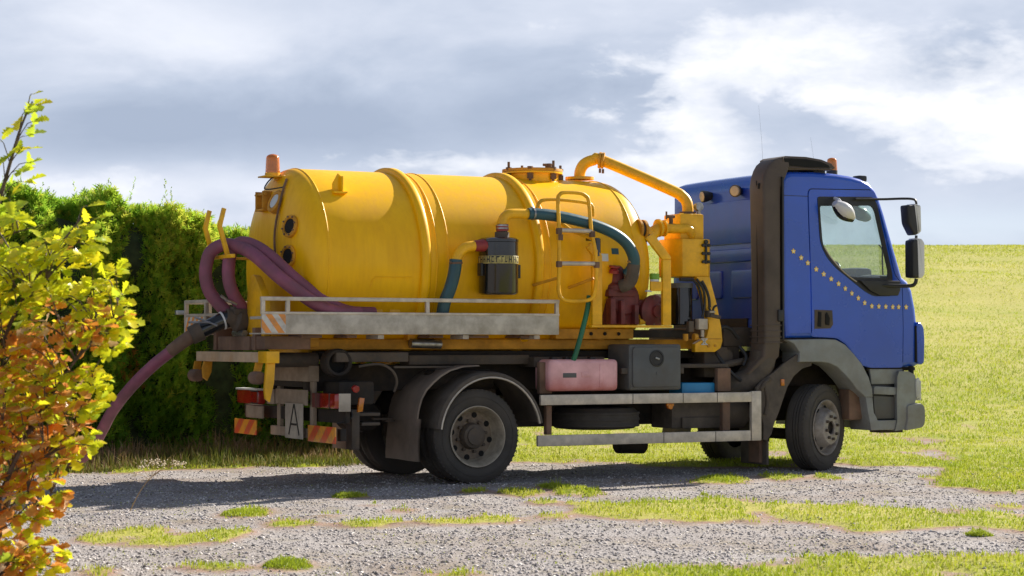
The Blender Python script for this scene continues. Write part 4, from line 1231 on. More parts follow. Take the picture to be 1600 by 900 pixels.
def sheet(outer, holes, y0, y1, name, mat, parent, cut=True, warpf=warp, bev=0.0, label=None):
    """flat plate in the XZ plane with openings, y0 (outer face) to y1, then warped"""
    loops = [outer] + list(holes)
    pts3 = [[Vector((p[0], p[1], 0)) for p in lp] for lp in loops]
    tris = geometry.tessellate_polygon(pts3)
    flat = [p for lp in loops for p in lp]
    nf = len(flat)
    bm = bmesh.new()
    A = [bm.verts.new((p[0], y0, p[1])) for p in flat]
    for t in tris:
        try: bm.faces.new([A[i] for i in t])
        except ValueError: pass
    bmesh.ops.dissolve_limit(bm, angle_limit=0.01, verts=bm.verts, edges=bm.edges)
    if cut:
        for z in np.arange(1.15, 3.1, 0.15):
            bmesh.ops.bisect_plane(bm, geom=bm.verts[:] + bm.edges[:] + bm.faces[:], plane_co=(0, 0, float(z)), plane_no=(0, 0, 1))
        for x in (4.4, 4.6, 4.8, 4.95, 5.1, 5.22):
            bmesh.ops.bisect_plane(bm, geom=bm.verts[:] + bm.edges[:] + bm.faces[:], plane_co=(x, 0, 0), plane_no=(1, 0, 0))
    bmesh.ops.triangulate(bm, faces=[f for f in bm.faces if len(f.verts) > 4])
    ret = bmesh.ops.extrude_face_region(bm, geom=bm.faces[:])
    vs = [g for g in ret['geom'] if isinstance(g, bmesh.types.BMVert)]
    bmesh.ops.translate(bm, vec=(0, y1 - y0, 0), verts=vs)
    bmesh.ops.recalc_face_normals(bm, faces=bm.faces[:])
    mb = MB()
    mb.bm(bm)
    return mb.build(name, mat, parent, warp=warpf, label=label, ang=30)


# side outline of the shell (x, z)
PROF = [(3.60, 1.385), (3.575, 1.60), (3.565, 2.4), (3.57, 2.96), (3.585, 3.05), (3.62, 3.105), (3.70, 3.135), (4.0, 3.145), (4.30, 3.135), (4.50, 3.12), (4.66, 3.095), (4.78, 3.055),
        (4.87, 2.98), (4.935, 2.88), (5.01, 2.70), (5.15, 2.30), (5.245, 2.04), (5.32, 2.00), (5.38, 1.90), (5.425, 1.70), (5.45, 1.50), (5.465, 1.30), (5.455, 1.10), (5.40, 1.075),
        (4.75, 1.075), (4.62, 1.10), (4.50, 1.20), (4.38, 1.32), (4.25, 1.385), (3.95, 1.39)]
DOOR = [(3.935, 1.415), (3.925, 2.90), (3.945, 2.945), (4.80, 2.965), (4.855, 2.935), (4.90, 2.80), (5.115, 2.07), (5.225, 1.96), (5.235, 1.50), (5.23, 1.085), (4.76, 1.085), (4.63, 1.11), (4.515, 1.21), (4.39, 1.335), (4.26, 1.40)]
DOORR = roundpoly(DOOR, [0.02, 0.03, 0.03, 0.03, 0.03, 0.0, 0.05, 0.05, 0, 0.03, 0.0, 0.0, 0.0, 0.0, 0.03], 3)
TRIM = roundpoly([(4.035, 2.872), (4.819, 2.893), (4.885, 2.812), (5.082, 2.075), (5.079, 1.90), (5.052, 1.836), (4.795, 1.833), (4.668, 1.88), (4.40, 2.035), (4.27, 2.11), (4.14, 2.23), (4.055, 2.38)], [0.03, 0.04, 0.03, 0.03, 0.04, 0.03, 0.05, 0.05, 0.03, 0.05, 0.06, 0.1], 3)
PANE = roundpoly([(4.062, 2.775), (4.80, 2.80), (4.848, 2.742), (5.022, 2.096), (5.005, 2.028), (4.455, 2.033), (4.31, 2.122), (4.17, 2.253), (4.088, 2.36)], [0.03, 0.04, 0.03, 0.03, 0.03, 0.06, 0.05, 0.06, 0.08], 3)
# the side plate follows the shell outline, inset by the corner rounding
RC = 0.055
PD = densify(PROF, 0.11)
SIDE = inset(PD, RC)
cab = MB()
# rounded strip
steps = []
for k in range(5):
    a = math.pi / 2 * k / 4
    steps.append((RC * (1 - math.cos(a)) if False else RC - RC * math.sin(a), RC - RC * math.cos(a)))   # (inset, y)
yrows = [(i, y) for (i, y) in steps]
mids = [0.16, 0.36, 0.62, 0.90, 1.22, 1.50, 1.76, 1.96]
rows = [(i, CY0 + y) for (i, y) in yrows] + [(0.0, m) for m in mids] + [(i, CY1 - y) for (i, y) in reversed(yrows)]
rings = []
for (i, y) in rows:
    P = inset(PD, i) if i > 1e-5 else PD
    rings.append([(p[0], y, p[1]) for p in P])
nP = len(PD)
cv, cf, gv, gf = [], [], [], []
for rg_ in rings: cv.extend(rg_)
gquads = []
for r in range(len(rings) - 1):
    ya, yb = rows[r][1], rows[r + 1][1]
    for i in range(nP):
        j = (i + 1) % nP
        q = (r * nP + i, r * nP + j, (r + 1) * nP + j, (r + 1) * nP + i)
        za, zb = PD[i][1], PD[j][1]
        xa_, xb_ = PD[i][0], PD[j][0]
        front = xa_ > 4.88 and xb_ > 4.88 and za > 2.03 and zb > 2.03 and za < 2.96 and zb < 2.96
        if front and ya > 0.10 and yb < CY1 - 0.10:
            gquads.append(q)
        elif (za + zb) / 2 < 1.41 and xa_ < 4.76 and xb_ < 4.76 and False:
            pass
        else:
            cf.append(q)
cab.add(cv, cf)
shell = cab.build('cab', BLUE, TRUCK, warp=warp, ang=40)
wm = MB().add(cv, gquads)
wso = wm.build('windscreen', GLASS, shell, warp=warp)
HOLE = inset(DOORR, -0.011)
sheet(SIDE, [HOLE], CY0, CY0 + 0.03, 'side_panel', BLUE, shell)
sheet(SIDE, [inset(PANE, -0.02)], CY1, CY1 - 0.03, 'side_panel', BLUE, shell)
# dark rebate behind the door gap
sheet(inset(DOORR, -0.02), [inset(DOORR, 0.045)], CY0 + 0.02, CY0 + 0.028, 'door_seal', BLK, shell)
door = sheet(DOORR, [inset(TRIM, 0.008)], CY0 - 0.004, CY0 + 0.018, 'door', BLUE, TRUCK)
sheet(TRIM, [PANE], CY0 - 0.010, CY0 + 0.016, 'window_surround', BLK, door)
sheet(inset(PANE, -0.012), [], CY0 + 0.004, CY0 + 0.009, 'door_window', GLASS, door, cut=True)
sheet(inset(PANE, -0.03), [inset(PANE, 0.012)], CY1 + 0.002, CY1 - 0.02, 'far_window_surround', BLK, shell)
sheet(inset(PANE, -0.012), [], CY1 - 0.008, CY1 - 0.012, 'far_window', GLASS, shell)
# highlight of the window rubber painted as a pale line, lower rear edge
edge = [(4.105, 2.345), (4.178, 2.243), (4.316, 2.112), (4.44, 2.035), (4.54, 1.985)]
MB().tube([(x, CY0 - 0.013, z) for x, z in edge], 0.006, 6, smooth=3).build('window_rubber_highlight', CREAM, door, warp=warp)
MB().prism([(4.53, 2.00), (5.07, 2.00), (5.075, 1.90), (5.045, 1.843), (4.80, 1.84), (4.68, 1.885)], -0.055, -0.005, b=0.02).build('mirror_base', BLK, door)
# roof line seams and A pillar
MB().box(3.60, 3.925, -0.0015, 0.01, 2.868, 2.874).build('panel_seam', BLK, shell, warp=warp)
# door handle
MB().prism([(3.965, 1.485), (4.17, 1.49), (4.205, 1.53), (4.195, 1.68), (3.965, 1.685)], -0.008, 0.0, b=0.004).build('door_handle', CHAS2, door, warp=warp)
MB().prism([(4.00, 1.51), (4.045, 1.505), (4.05, 1.66), (4.01, 1.665)], -0.018, -0.006, b=0.006).prism([(4.10, 1.53), (4.15, 1.52), (4.155, 1.60), (4.12, 1.66), (4.10, 1.64)], -0.020, -0.006, b=0.006).build('handle_recess', FLATBLK, door, warp=warp)

# stars along the door


def star(cx, cz, y, R1, R2, mb):
    vs = [(cx, y, cz), (cx, y + 0.003, cz)]
    for k in range(10):
        a = math.pi / 2 + k * math.pi / 5
        r = R1 if k % 2 == 0 else R2
        vs.append((cx + r * math.cos(a), y, cz + r * math.sin(a)))
        vs.append((cx + r * math.cos(a), y + 0.003, cz + r * math.sin(a)))
    fs = []
    for k in range(10):
        a, b = 2 + 2 * k, 2 + 2 * ((k + 1) % 10)
        fs += [(0, a, b), (1, b + 1, a + 1), (a, a + 1, b + 1, b)]
    return mb.add(vs, fs)


STARM = pmat('yellow star print', (0.92, 0.60, 0.08), 0.4, var=0.03)
STARC = pmat('pale star centre', (0.95, 0.88, 0.62), 0.4, var=0.03)
sp_ = [(3.712, 2.291), (3.808, 2.225), (3.891, 2.172)]
for i in range(8):
    t = i / 7
    sp_.append((3.995 + (4.66 - 3.995) * t, 2.108 + (1.762 - 2.108) * t))
sp_ += [(4.765, 1.728), (4.87, 1.726), (4.975, 1.724), (5.08, 1.722), (5.17, 1.722), (5.285, 1.722)]
for (x, z) in sp_:
    par = shell if (x < 3.93 or x > 5.24) else door
    yy = -0.0055 if par is shell else -0.009
    s_ = star(x, z, yy, 0.031, 0.0185, MB()).build('star_print', STARM, par, warp=warp, smooth=False)
    star(x, z, yy - 0.0015, 0.014, 0.009, MB()).build('star_print_centre', STARC, par, warp=warp, smooth=False)

# rear wall pressings


def press(y0, y1, z0, z1, d=0.028, r=0.045):
    p = roundpoly([(y0, z0), (y1, z0), (y1, z1), (y0, z1)], r, 4)
    MB().prism(p, 3.566 - d, 3.575, axis='X', b=0.018, seg=3).build('pressed_panel', BLUER, shell)


rw = MB().box(3.563, 3.60, 0.06, 2.06, 1.40, 2.98, b=0.02).build('rear_wall', BLUER, shell)
press(0.40, 1.47, 2.395, 2.865)
press(0.40, 1.47, 2.205, 2.345, r=0.04)
press(0.40, 0.90, 1.815, 2.12)
press(1.08, 1.47, 1.815, 2.12)
press(1.56, 1.98, 1.815, 2.865)
MB().prism([(0.15, 1.58), (0.66, 1.58), (0.62, 1.40), (0.15, 1.30)], 3.555, 3.60, axis='X', b=0.01).build('rear_skirt', BLUER, shell)
MB().box(3.54, 3.60, 0.6, 2.05, 1.36, 1.60, b=0.01).build('cab_floor_beam', CHAS, TRUCK)
MB().box(3.55, 4.75, 0.05, 2.07, 1.34, 1.40, b=0.01).box(4.7, 5.35, 0.05, 2.07, 1.04, 1.08, b=0.01).build('cab_floor', CHAS, TRUCK)
# work lamps on the rear wall
for (y, z, a) in ((1.33, 2.935, 0.15), (0.70, 2.955, -0.55)):
    d = Vector((-1, a, -0.1)).normalized()
    w_ = MB().lathe([(0.03, -0.14), (0.055, -0.07), (0.066, -0.02), (0.066, 0.0), (0.0, 0.0)], Vector((3.46, y, z)), d, 20).build('work_lamp', BLK, shell)
    MB().lathe([(0.056, 0.0), (0.050, 0.008), (0.0, 0.012)], Vector((3.458, y, z)), d, 20).build('lamp_lens', CREAM, w_)

# interior
inn = MB().box(4.78, 5.20, 0.12, 2.0, 1.45, 2.07, b=0.06).box(4.55, 4.80, 0.9, 1.5, 1.45, 1.90, b=0.05).build('dashboard', DARKIN, shell)
MB().box(4.74, 4.98, 0.30, 0.95, 2.03, 2.15, b=0.05).build('instrument_hood', DARKIN, inn)
MB().tube([Vector(p) + Vector((4.60, 0.62, 2.13)) for p in [(0.10 * math.cos(a) * 0.5 - 0.0, 0.23 * math.cos(a) * 0 + 0.22 * math.sin(a), 0.20 * math.cos(a) * 0.45) for a in [i * math.pi / 14 for i in range(29)]]], 0.014, 8).build('steering_wheel', BLK, inn)
MB().cyl((4.60, 0.62, 2.13), (4.78, 0.62, 1.95), 0.035, 10).build('steering_column', BLK, inn)
for y in (0.30, 1.35):
    MB().box(3.95, 4.35, y, y + 0.48, 1.42, 1.72, b=0.05).box(3.82, 3.98, y, y + 0.48, 1.65, 2.30, b=0.06).build('seat', SEAT, shell)
MB().box(3.605, 3.63, 0.1, 2.0, 1.42, 2.95).build('rear_lining', CREAM, shell)

# snorkel
def snork_poly(y0, y1, x0, x1):
    return roundpoly([(x0, y0), (x1, y0), (x1, y1), (x0, y1)], [0.03, 0.02, 0.02, 0.03], 3)


mb = MB()
sec = []
path = [(1.02, 3.20, 3.40, 0.10, 0.34), (1.20, 3.33, 3.53, 0.00, 0.27), (1.40, 3.345, 3.545, -0.01, 0.25), (2.0, 3.345, 3.545, -0.01, 0.25), (2.80, 3.335, 3.55, -0.005, 0.255), (2.95, 3.333, 3.56, 0.0, 0.26), (3.05, 3.35, 3.62, 0.005, 0.265), (3.13, 3.385, 3.66, 0.01, 0.27), (3.19, 3.43, 3.68, 0.015, 0.28), (3.235, 3.49, 3.69, 0.02, 0.28), (3.262, 3.55, 3.70, 0.025, 0.29), (3.276, 3.62, 3.70, 0.03, 0.29)]
for (z, x0, x1, y0, y1) in path:
    sec.append([(x, y, z + (0.0)) for (x, y) in snork_poly(y0, y1, x0, x1)])
vs = [p for s in sec for p in s]
ns = len(sec[0])
fs = []
for i in range(len(sec) - 1):
    for j in range(ns):
        fs.append((i * ns + j, i * ns + (j + 1) % ns, (i + 1) * ns + (j + 1) % ns, (i + 1) * ns + j))
fs.append(tuple(range((len(sec) - 1) * ns, len(sec) * ns)))
fs.append(tuple(range(ns))[::-1])
sno = MB().add(vs, fs).build('air_intake_stack', SNORK, TRUCK)
MB().tube([(3.343, 0.125, 1.25), (3.341, 0.125, 2.80), (3.334, 0.125, 3.02)], 0.004, 5).build('stack_seam', FLATBLK, sno)
MB().box(3.325, 3.34, 0.06, 0.09, 2.93, 2.99, b=0.004).build('stack_slot', FLATBLK, sno)
MB().box(3.50, 3.565, -0.03, 0.03, 1.56, 1.68, b=0.01).box(3.56, 3.58, -0.02, 0.25, 1.38, 3.06).build('stack_bracket', BLK, sno)
for z in (1.34, 1.40, 1.46, 1.52):
    MB().box(3.335, 3.55, -0.017, 0.256, z - 0.006, z + 0.006, b=0.004).build('bellows_ridge', SNORK, sno)
# intake head lying along the roof
hp_ = [(3.62, 3.135), (3.60, 3.20), (3.60, 3.262), (3.64, 3.283), (3.90, 3.285), (4.10, 3.265), (4.23, 3.225), (4.28, 3.18), (4.22, 3.155), (3.95, 3.150)]
MB().prism(hp_, 0.03, 0.44, b=0.006).build('intake_head', SNORK, sno)
MB().prism([(3.615, 3.185), (3.615, 3.258), (3.90, 3.258), (4.08, 3.24), (4.18, 3.208), (4.20, 3.185), (3.95, 3.175)], 0.018, 0.030).build('intake_grille', FLATBLK, sno)
MB().tube([(3.60, 0.022, 3.165), (3.95, 0.022, 3.160), (4.22, 0.022, 3.168)], 0.007, 6).tube([(3.60, 0.022, 3.168), (3.60, 0.022, 3.268)], 0.007, 6).build('grille_frame', SNORK, sno)
MB().box(4.05, 4.20, 0.1, 0.35, 3.115, 3.16, b=0.005).build('head_bracket', BLK, sno)
MB().box(3.60, 3.72, 0.1, 0.35, 3.115, 3.16, b=0.005).build('head_bracket', BLK, sno)
# lower duct
MB().tube([(3.43, 0.13, 1.25), (3.40, 0.15, 1.08), (3.28, 0.20, 0.95), (3.12, 0.30, 0.90), (2.98, 0.40, 0.95)], [0.13, 0.13, 0.125, 0.12, 0.11], 16, smooth=4).build('intake_duct', MUD, sno)

beacon_b = MB().cyl((4.965, 1.0, 3.05), (4.965, 1.0, 3.20), 0.022, 10).cyl((4.965, 1.0, 3.19), (4.965, 1.0, 3.23), 0.062, 20).build('beacon_post', BLK, TRUCK)
beacon(4.965, 1.0, 3.225, 0.060, 0.175, beacon_b)
# roof marker lamps and screen washer
for (x, y, z) in ((4.73, 0.20, 3.085), (4.62, 0.9, 3.155)):
    MB().box(x - 0.055, x + 0.055, y - 0.06, y + 0.06, z - 0.02, z + 0.045, b=0.018).build('roof_marker_lamp', BLK, TRUCK)
for (p, q) in (((3.90, 0.8, 3.12), (3.84, 0.8, 3.90)), ((4.44, 0.6, 3.10), (4.38, 0.6, 3.56))):
    an = MB().tube([p, Vector(p).lerp(Vector(q), 0.5) + Vector((0.01, 0, 0)), q], [0.0011, 0.0009, 0.0006], 6).build('aerial', BLK, TRUCK)

# mirrors
def mirror_box(x0, x1, y0, y1, z0, z1, par):
    p = roundpoly([(x0, z0), (x1, z0 + 0.01), (x1 + 0.005, z1 - 0.02), (x0, z1)], [0.03, 0.05, 0.05, 0.03], 3)
    o = MB().prism(p, y0, y1, b=0.03, seg=3).build('mirror', MIRR, par)
    MB().box(x0 - 0.006, x0 + 0.02, y0 + 0.012, y1 - 0.012, z0 + 0.015, z1 - 0.015, b=0.004).build('mirror_glass', BLKG, o)
    return o


MB().tube([(4.50, -0.02, 2.858), (4.85, -0.03, 2.868), (5.02, -0.14, 2.873), (5.12, -0.20, 2.868), (5.150, -0.22, 2.84), (5.155, -0.22, 2.76)], 0.013, 8, smooth=4).build('mirror_arm', BLK, TRUCK)
MB().tube([(5.152, -0.22, 2.48), (5.150, -0.22, 2.46), (5.150, -0.22, 2.42)], 0.015, 8).build('mirror_arm', BLK, TRUCK)
MR = MB().tube([(5.15, -0.22, 2.02), (5.14, -0.21, 1.97), (5.10, -0.18, 1.945), (4.95, -0.08, 1.945), (4.80, -0.03, 1.95)], 0.020, 8, smooth=4).build('mirror_arm', BLK, TRUCK)
m1 = MB().prism(roundpoly([(4.99, 2.80), (5.13, 2.80), (5.145, 2.76), (5.135, 2.49), (5.09, 2.475), (5.01, 2.60)], 0.03, 3), -0.28, -0.14, b=0.025, seg=3).build('wide_angle_mirror', BLK, MR)
MB().prism(roundpoly([(5.075, 2.815), (5.165, 2.80), (5.172, 2.52), (5.125, 2.485)], 0.02, 3), -0.287, -0.133, b=0.02).build('mirror_back', MIRR, m1)
m2 = MB().prism(roundpoly([(5.055, 2.43), (5.15, 2.44), (5.165, 2.40), (5.165, 2.06), (5.14, 2.025), (5.055, 2.03)], 0.03, 3), -0.29, -0.14, b=0.025, seg=3).build('main_mirror', BLK, MR)
MB().prism(roundpoly([(5.105, 2.452), (5.165, 2.445), (5.205, 2.40), (5.205, 2.06), (5.165, 2.02), (5.12, 2.03)], 0.02, 3), -0.297, -0.133, b=0.02).build('mirror_back', MIRR, m2)
# kerb mirror: white shell hanging from the door top
MB().tube([(4.24, -0.01, 2.86), (4.235, -0.08, 2.84), (4.24, -0.12, 2.80)], 0.018, 8).build('kerb_mirror_arm', MIRR, MR)
km = []
for i in range(9):
    t = i / 8
    c = Vector((4.15 + 0.24 * t, -0.13, 2.80 - 0.155 * t))
    r = 0.075 * math.sin(math.pi * min(1, 0.12 + t * 0.80)) + 0.006
    km.append((c, r))
MB().tube([c for c, r in km], [r for c, r in km], 16).build('kerb_mirror', MIRR, MR, warp=lambda p: (p[0], -0.13 + (p[1] + 0.13) * 1.3, p[2]))
MB().tube([Vector(c) + Vector((0.0, 0.01, -0.022)) for c, r in km], [r * 0.93 for c, r in km], 16).build('kerb_mirror_glass', BLKG, MR)
# far side mirrors
MF = MB().tube([(4.85, 2.13, 2.868), (5.10, 2.30, 2.868), (5.15, 2.34, 2.76)], 0.013, 8, smooth=4).build('far_mirror_arm', BLK, TRUCK)
MB().tube([(5.15, 2.34, 2.48), (5.15, 2.34, 1.95), (4.95, 2.20, 1.945)], 0.015, 8).build('far_mirror_arm', BLK, TRUCK)
MB().prism(roundpoly([(5.065, 2.43), (5.19, 2.44), (5.215, 2.06), (5.065, 2.03)], 0.03, 3), 2.26, 2.44, b=0.025).build('main_mirror', BLK, MF)
MB().tube([(4.72, 0.33, 2.80), (4.77, 0.34, 2.775), (4.86, 0.35, 2.735), (4.95, 0.36, 2.70), (5.00, 0.37, 2.685)], [0.015, 0.055, 0.078, 0.055, 0.012], 14, smooth=3).build('glass_reflection_shape', pmat('teal reflection tint', (0.10, 0.24, 0.25), 0.3), shell, warp=lambda p: (p[0], p[1], p[2]))  # added solid shape standing in for a mirror's reflection in the window glass
MB().tube([(5.04, 0.20, 2.02), (5.03, 0.20, 2.22), (5.03, 0.20, 2.34), (5.00, 0.22, 2.40)], 0.009, 6, smooth=3).build('grab_handle', DARKIN, shell)

# ------------------------------------------------------------------ front wing, step and bumper
wing_o = [(3.589, 1.370), (3.90, 1.378), (4.10, 1.380), (4.24, 1.372), (4.36, 1.320), (4.47, 1.225), (4.58, 1.115), (4.665, 0.98), (4.715, 0.85), (4.722, 0.765)]
wing_i = [(3.765, 1.14), (3.83, 1.140), (4.05, 1.140), (4.14, 1.130), (4.25, 1.09), (4.34, 1.02), (4.43, 0.94), (4.52, 0.84), (4.595, 0.79), (4.62, 0.765)]
poly = wing_o + wing_i[::-1]
poly[0] = (3.60, 1.372)
# rear end of the wing curves in
wp = [(3.60, 1.372)] + wing_o[1:] + wing_i[::-1] + [(3.775, 1.24), (3.70, 1.33)]
MB().prism(wp, -0.022, 0.30, b=0.014, seg=3).build('front_wing', GREYP, TRUCK)
MB().prism([(4.722, 0.765), (4.74, 0.60), (4.78, 0.54), (4.79, 0.515), (5.12, 0.515), (5.13, 0.50), (5.40, 0.50), (5.395, 0.44), (5.30, 0.415), (4.70, 0.412), (4.69, 0.48), (4.66, 0.60), (4.63, 0.765)], -0.015, 0.35, b=0.012).build('step_frame', GREYP, TRUCK)
st = MB().box(4.73, 5.20, 0.05, 0.40, 0.52, 1.08, b=0.01).build('step_recess', BLK, TRUCK)
MB().prism([(4.745, 0.795), (5.16, 0.775), (5.16, 0.86), (4.76, 0.88), (4.745, 0.86)], -0.01, 0.12, b=0.015).build('cab_step', GREYP, st)
MB().prism([(4.745, 0.90), (5.16, 0.90), (5.16, 1.06), (4.72, 1.06), (4.735, 0.98)], 0.03, 0.06, b=0.008).build('step_panel', GREYP, st)
MB().prism([(4.79, 0.53), (5.10, 0.53), (5.12, 0.76), (4.77, 0.775)], 0.03, 0.06, b=0.008).build('step_panel', GBOX, st)
# bumper corner and full-width bumper
BUMP = [(5.17, 0.515), (5.165, 0.75), (5.175, 0.98), (5.20, 1.035), (5.32, 1.035), (5.405, 1.0), (5.435, 0.92), (5.44, 0.76), (5.41, 0.70), (5.47, 0.68), (5.475, 0.50), (5.44, 0.43), (5.14, 0.40)]


def fwarp(p):
    x, y, z = p
    d = (y - 1.06) / 1.06
    return (x - 0.12 * abs(d) ** 3.5 + 0.0, y, z)


bp = MB()
for a, b_ in ((-0.03, 0.25), (0.25, 0.6), (0.6, 1.06), (1.06, 1.5), (1.5, 1.87), (1.87, 2.15)):
    bp.prism(BUMP, a, b_, b=0.0)
MBx = bp.build('bumper', GREYP, TRUCK, warp=fwarp)
MB().prism(roundpoly([(5.16, 0.52), (5.162, 0.67), (5.23, 0.685), (5.36, 0.69), (5.40, 0.64), (5.40, 0.49), (5.37, 0.43), (5.13, 0.40)], 0.03, 3), -0.055, 0.0, b=0.02).build('bumper_corner', GREYP, MBx)
MB().box(5.345, 5.375, -0.02, 0.30, 0.72, 0.93, b=0.01).build('headlamp', LAMPG, MBx)
MB().prism(roundpoly([(5.285, 0.75), (5.33, 0.74), (5.345, 0.80), (5.345, 0.92), (5.32, 0.97), (5.28, 0.94)], 0.015, 3), -0.046, -0.02, b=0.008).build('corner_lamp', LAMPG, MBx)
MB().box(5.36, 5.378, 1.82, 2.12, 0.72, 0.93, b=0.008).build('headlamp', LAMPG, MBx)
MB().box(5.0, 5.3, 0.2, 0.4, 0.37, 0.42, b=0.01).build('bumper_stay', CHAS, MBx)
# blue corner deflector at the front corner
MB().prism(roundpoly([(5.315, 1.12), (5.30, 1.50), (5.315, 1.57), (5.37, 1.55), (5.405, 1.50), (5.415, 1.38), (5.408, 1.13), (5.37, 1.10)], 0.03, 3), -0.035, 0.10, b=0.02, seg=3).build('corner_deflector', BLUE, TRUCK)
MB().box(5.292, 5.312, -0.03, 0.06, 1.13, 1.52, b=0.004).build('deflector_gap', FLATBLK, TRUCK)
MB().cyl((5.25, 0.0, 1.00), (5.25, 0.0, 1.09), 0.03, 10).build('cab_lock', FLATBLK, TRUCK)
# front grille (seen only from the side step)
MB().box(5.43, 5.47, 0.35, 1.77, 1.15, 1.55, b=0.01).build('grille', BLK, TRUCK)
for k in range(5):
    MB().box(5.46, 5.48, 0.38, 1.74, 1.19 + k * 0.07, 1.21 + k * 0.07, b=0.003).build('grille_bar', GREYP, TRUCK)

# mudguard behind the front wheel
gd = [(3.95, 1.10), (3.83, 1.07), (3.72, 0.99), (3.64, 0.88), (3.585, 0.75), (3.53, 0.62), (3.47, 0.50), (3.44, 0.40), (3.38, 0.33), (3.33, 0.345), (3.335, 0.50), (3.30, 0.62), (3.24, 0.78), (3.25, 0.88), (3.33, 0.95), (3.46, 1.03), (3.60, 1.13), (3.76, 1.22), (3.95, 1.22)]
MB().prism(gd, 0.01, 0.05, b=0.012).build('front_mudguard', MUD, TRUCK)
mb = MB()
ap_ = [(4.75, 0.75), (4.66, 0.95), (4.50, 1.10), (4.25, 1.17), (3.98, 1.17), (3.76, 1.08), (3.62, 0.93), (3.53, 0.72), (3.45, 0.5), (3.42, 0.32)]
ap_ = [tuple(v) for v in [Vector(a) for a in ap_]]
mb.add([(x, y, z) for x, z in ap_ for y in (0.03, 0.60)], [(2 * i, 2 * i + 1, 2 * i + 3, 2 * i + 2) for i in range(len(ap_) - 1)])
mb.add([(x, y, z + 0.012) for x, z in ap_ for y in (0.03, 0.60)], [(2 * i, 2 * i + 1, 2 * i + 3, 2 * i + 2)[::-1] for i in range(len(ap_) - 1)])
mb.build('wheel_arch_liner', MUD, TRUCK)
MB().add([(x, y, z) for x, z in ap_ for y in (1.52, 2.10)], [(2 * i, 2 * i + 1, 2 * i + 3, 2 * i + 2) for i in range(len(ap_) - 1)]).build('wheel_arch_liner', MUD, TRUCK)
MB().box(3.55, 3.59, -0.005, 0.012, 0.895, 0.965, b=0.004).build('side_marker', AMBER, TRUCK, label='orange side marker on the dusty front mudguard')
MB().box(3.40, 3.43, 0.05, 0.52, 0.08, 0.55, b=0.008).build('front_mudflap', MUD, TRUCK)
MB().box(3.36, 3.40, 0.12, 0.32, 0.10, 0.36, b=0.008).build('flap_plate', RUST, TRUCK)
MB().tube([(3.30, 0.0, 0.86), (3.34, -0.01, 0.93), (3.42, 0.0, 0.97)], 0.02, 8, smooth=3).tube([(3.35, 0.02, 0.9), (3.38, 0.0, 0.75), (3.35, 0.0, 0.6)], 0.02, 8, smooth=3).build('mudguard_stay', CHAS2, TRUCK)

# ================================================================== hoses and their rack
rk = MB()
for (y, dy) in ((1.14, 0.0), (0.74, 0.0)):
    rk.prism([(-2.27, 2.60), (-2.235, 2.59), (-2.275, 2.43), (-2.195, 2.16), (-2.235, 2.15), (-2.315, 2.43)], y - 0.02, y + 0.02, b=0.004)
rk.box(-2.235, -2.19, 0.60, 1.16, 2.130, 2.165, b=0.005)
rk.box(-2.20, -1.80, 0.92, 0.97, 2.125, 2.15, b=0.004)
rack = rk.build('hose_rack', YEL2, TRUCK)
hose_paths = [
    ([(-1.15, 0.09, 1.615), (-1.40, 0.09, 1.625), (-1.62, 0.10, 1.715), (-1.889, 0.2, 1.925), (-2.044, 0.45, 2.14), (-2.10, 0.68, 2.225), (-2.20, 0.86, 2.262), (-2.30, 0.95, 2.20), (-2.335, 0.98, 2.09), (-2.345, 0.98, 1.96), (-2.305, 0.98, 1.82), (-2.215, 0.96, 1.70), (-2.11, 0.94, 1.60)],
     'maroon suction hose on the left of the pair, its loop outermost below the rack'),
    ([(-0.95, 0.22, 1.615), (-1.22, 0.21, 1.628), (-1.47, 0.22, 1.73), (-1.72, 0.28, 1.925), (-1.92, 0.44, 2.15), (-2.00, 0.62, 2.245), (-2.08, 0.74, 2.275), (-2.15, 0.80, 2.21), (-2.175, 0.82, 2.07), (-2.17, 0.82, 1.92), (-2.12, 0.83, 1.79), (-2.02, 0.86, 1.66)],
     'maroon suction hose on the right of the pair, lying against the yellow tank'),
]
for pth, lab in hose_paths:
    o = MB().tube(pth, 0.062, 18, smooth=6).build('suction_hose', MAROON, None)
    tag(o, lab, 'hose', 'maroon suction hoses carried on the tanker')
# outlet valve and discharge hose
MB().lathe([(0.0, 0), (0.10, 0.0), (0.11, 0.03), (0.11, 0.10), (0.085, 0.13), (0.08, 0.22)], (-1.98, 0.86, 1.53), (-1, 0.0, 0.25), 20).cyl((-2.10, 0.86, 1.55), (-2.10, 0.86, 1.68), 0.045, 12).box(-2.13, -2.0, 0.78, 0.94, 1.60, 1.66, b=0.01).build('outlet_valve', CHAS2, TRUCK)
MB().cyl((-2.05, 0.72, 1.43), (-2.05, 1.0, 1.43), 0.03, 10).build('valve_spindle', STEEL, TRUCK)
MB().tube([(-2.1, 0.8, 1.70), (-2.2, 0.8, 1.74), (-2.26, 0.8, 1.78)], 0.014, 8).build('valve_lever', STEEL, TRUCK)
DH = thing('discharge_hose', (-3.1, 2.2, 0.0), 'long maroon hose running from the rear outlet down to the ground by the hedge', 'hose')
MB().tube([(-2.14, 0.87, 1.57), (-2.22, 0.88, 1.545), (-2.30, 0.90, 1.505), (-2.44, 0.93, 1.435)], [0.085, 0.078, 0.074, 0.072], 18, smooth=3).build('black_coupling', BLKG, DH)
MB().lathe([(0.080, 0), (0.088, 0.004), (0.088, 0.016), (0.080, 0.02)], (-2.20, 0.88, 1.552), (-1, 0.1, -0.35), 18).build('white_clamp_ring', WHITE, DH)
MB().tube([(-2.40, 0.92, 1.455), (-2.50, 0.95, 1.405)], [0.092, 0.088], 18).build('dark_collar', CHAS2, DH)
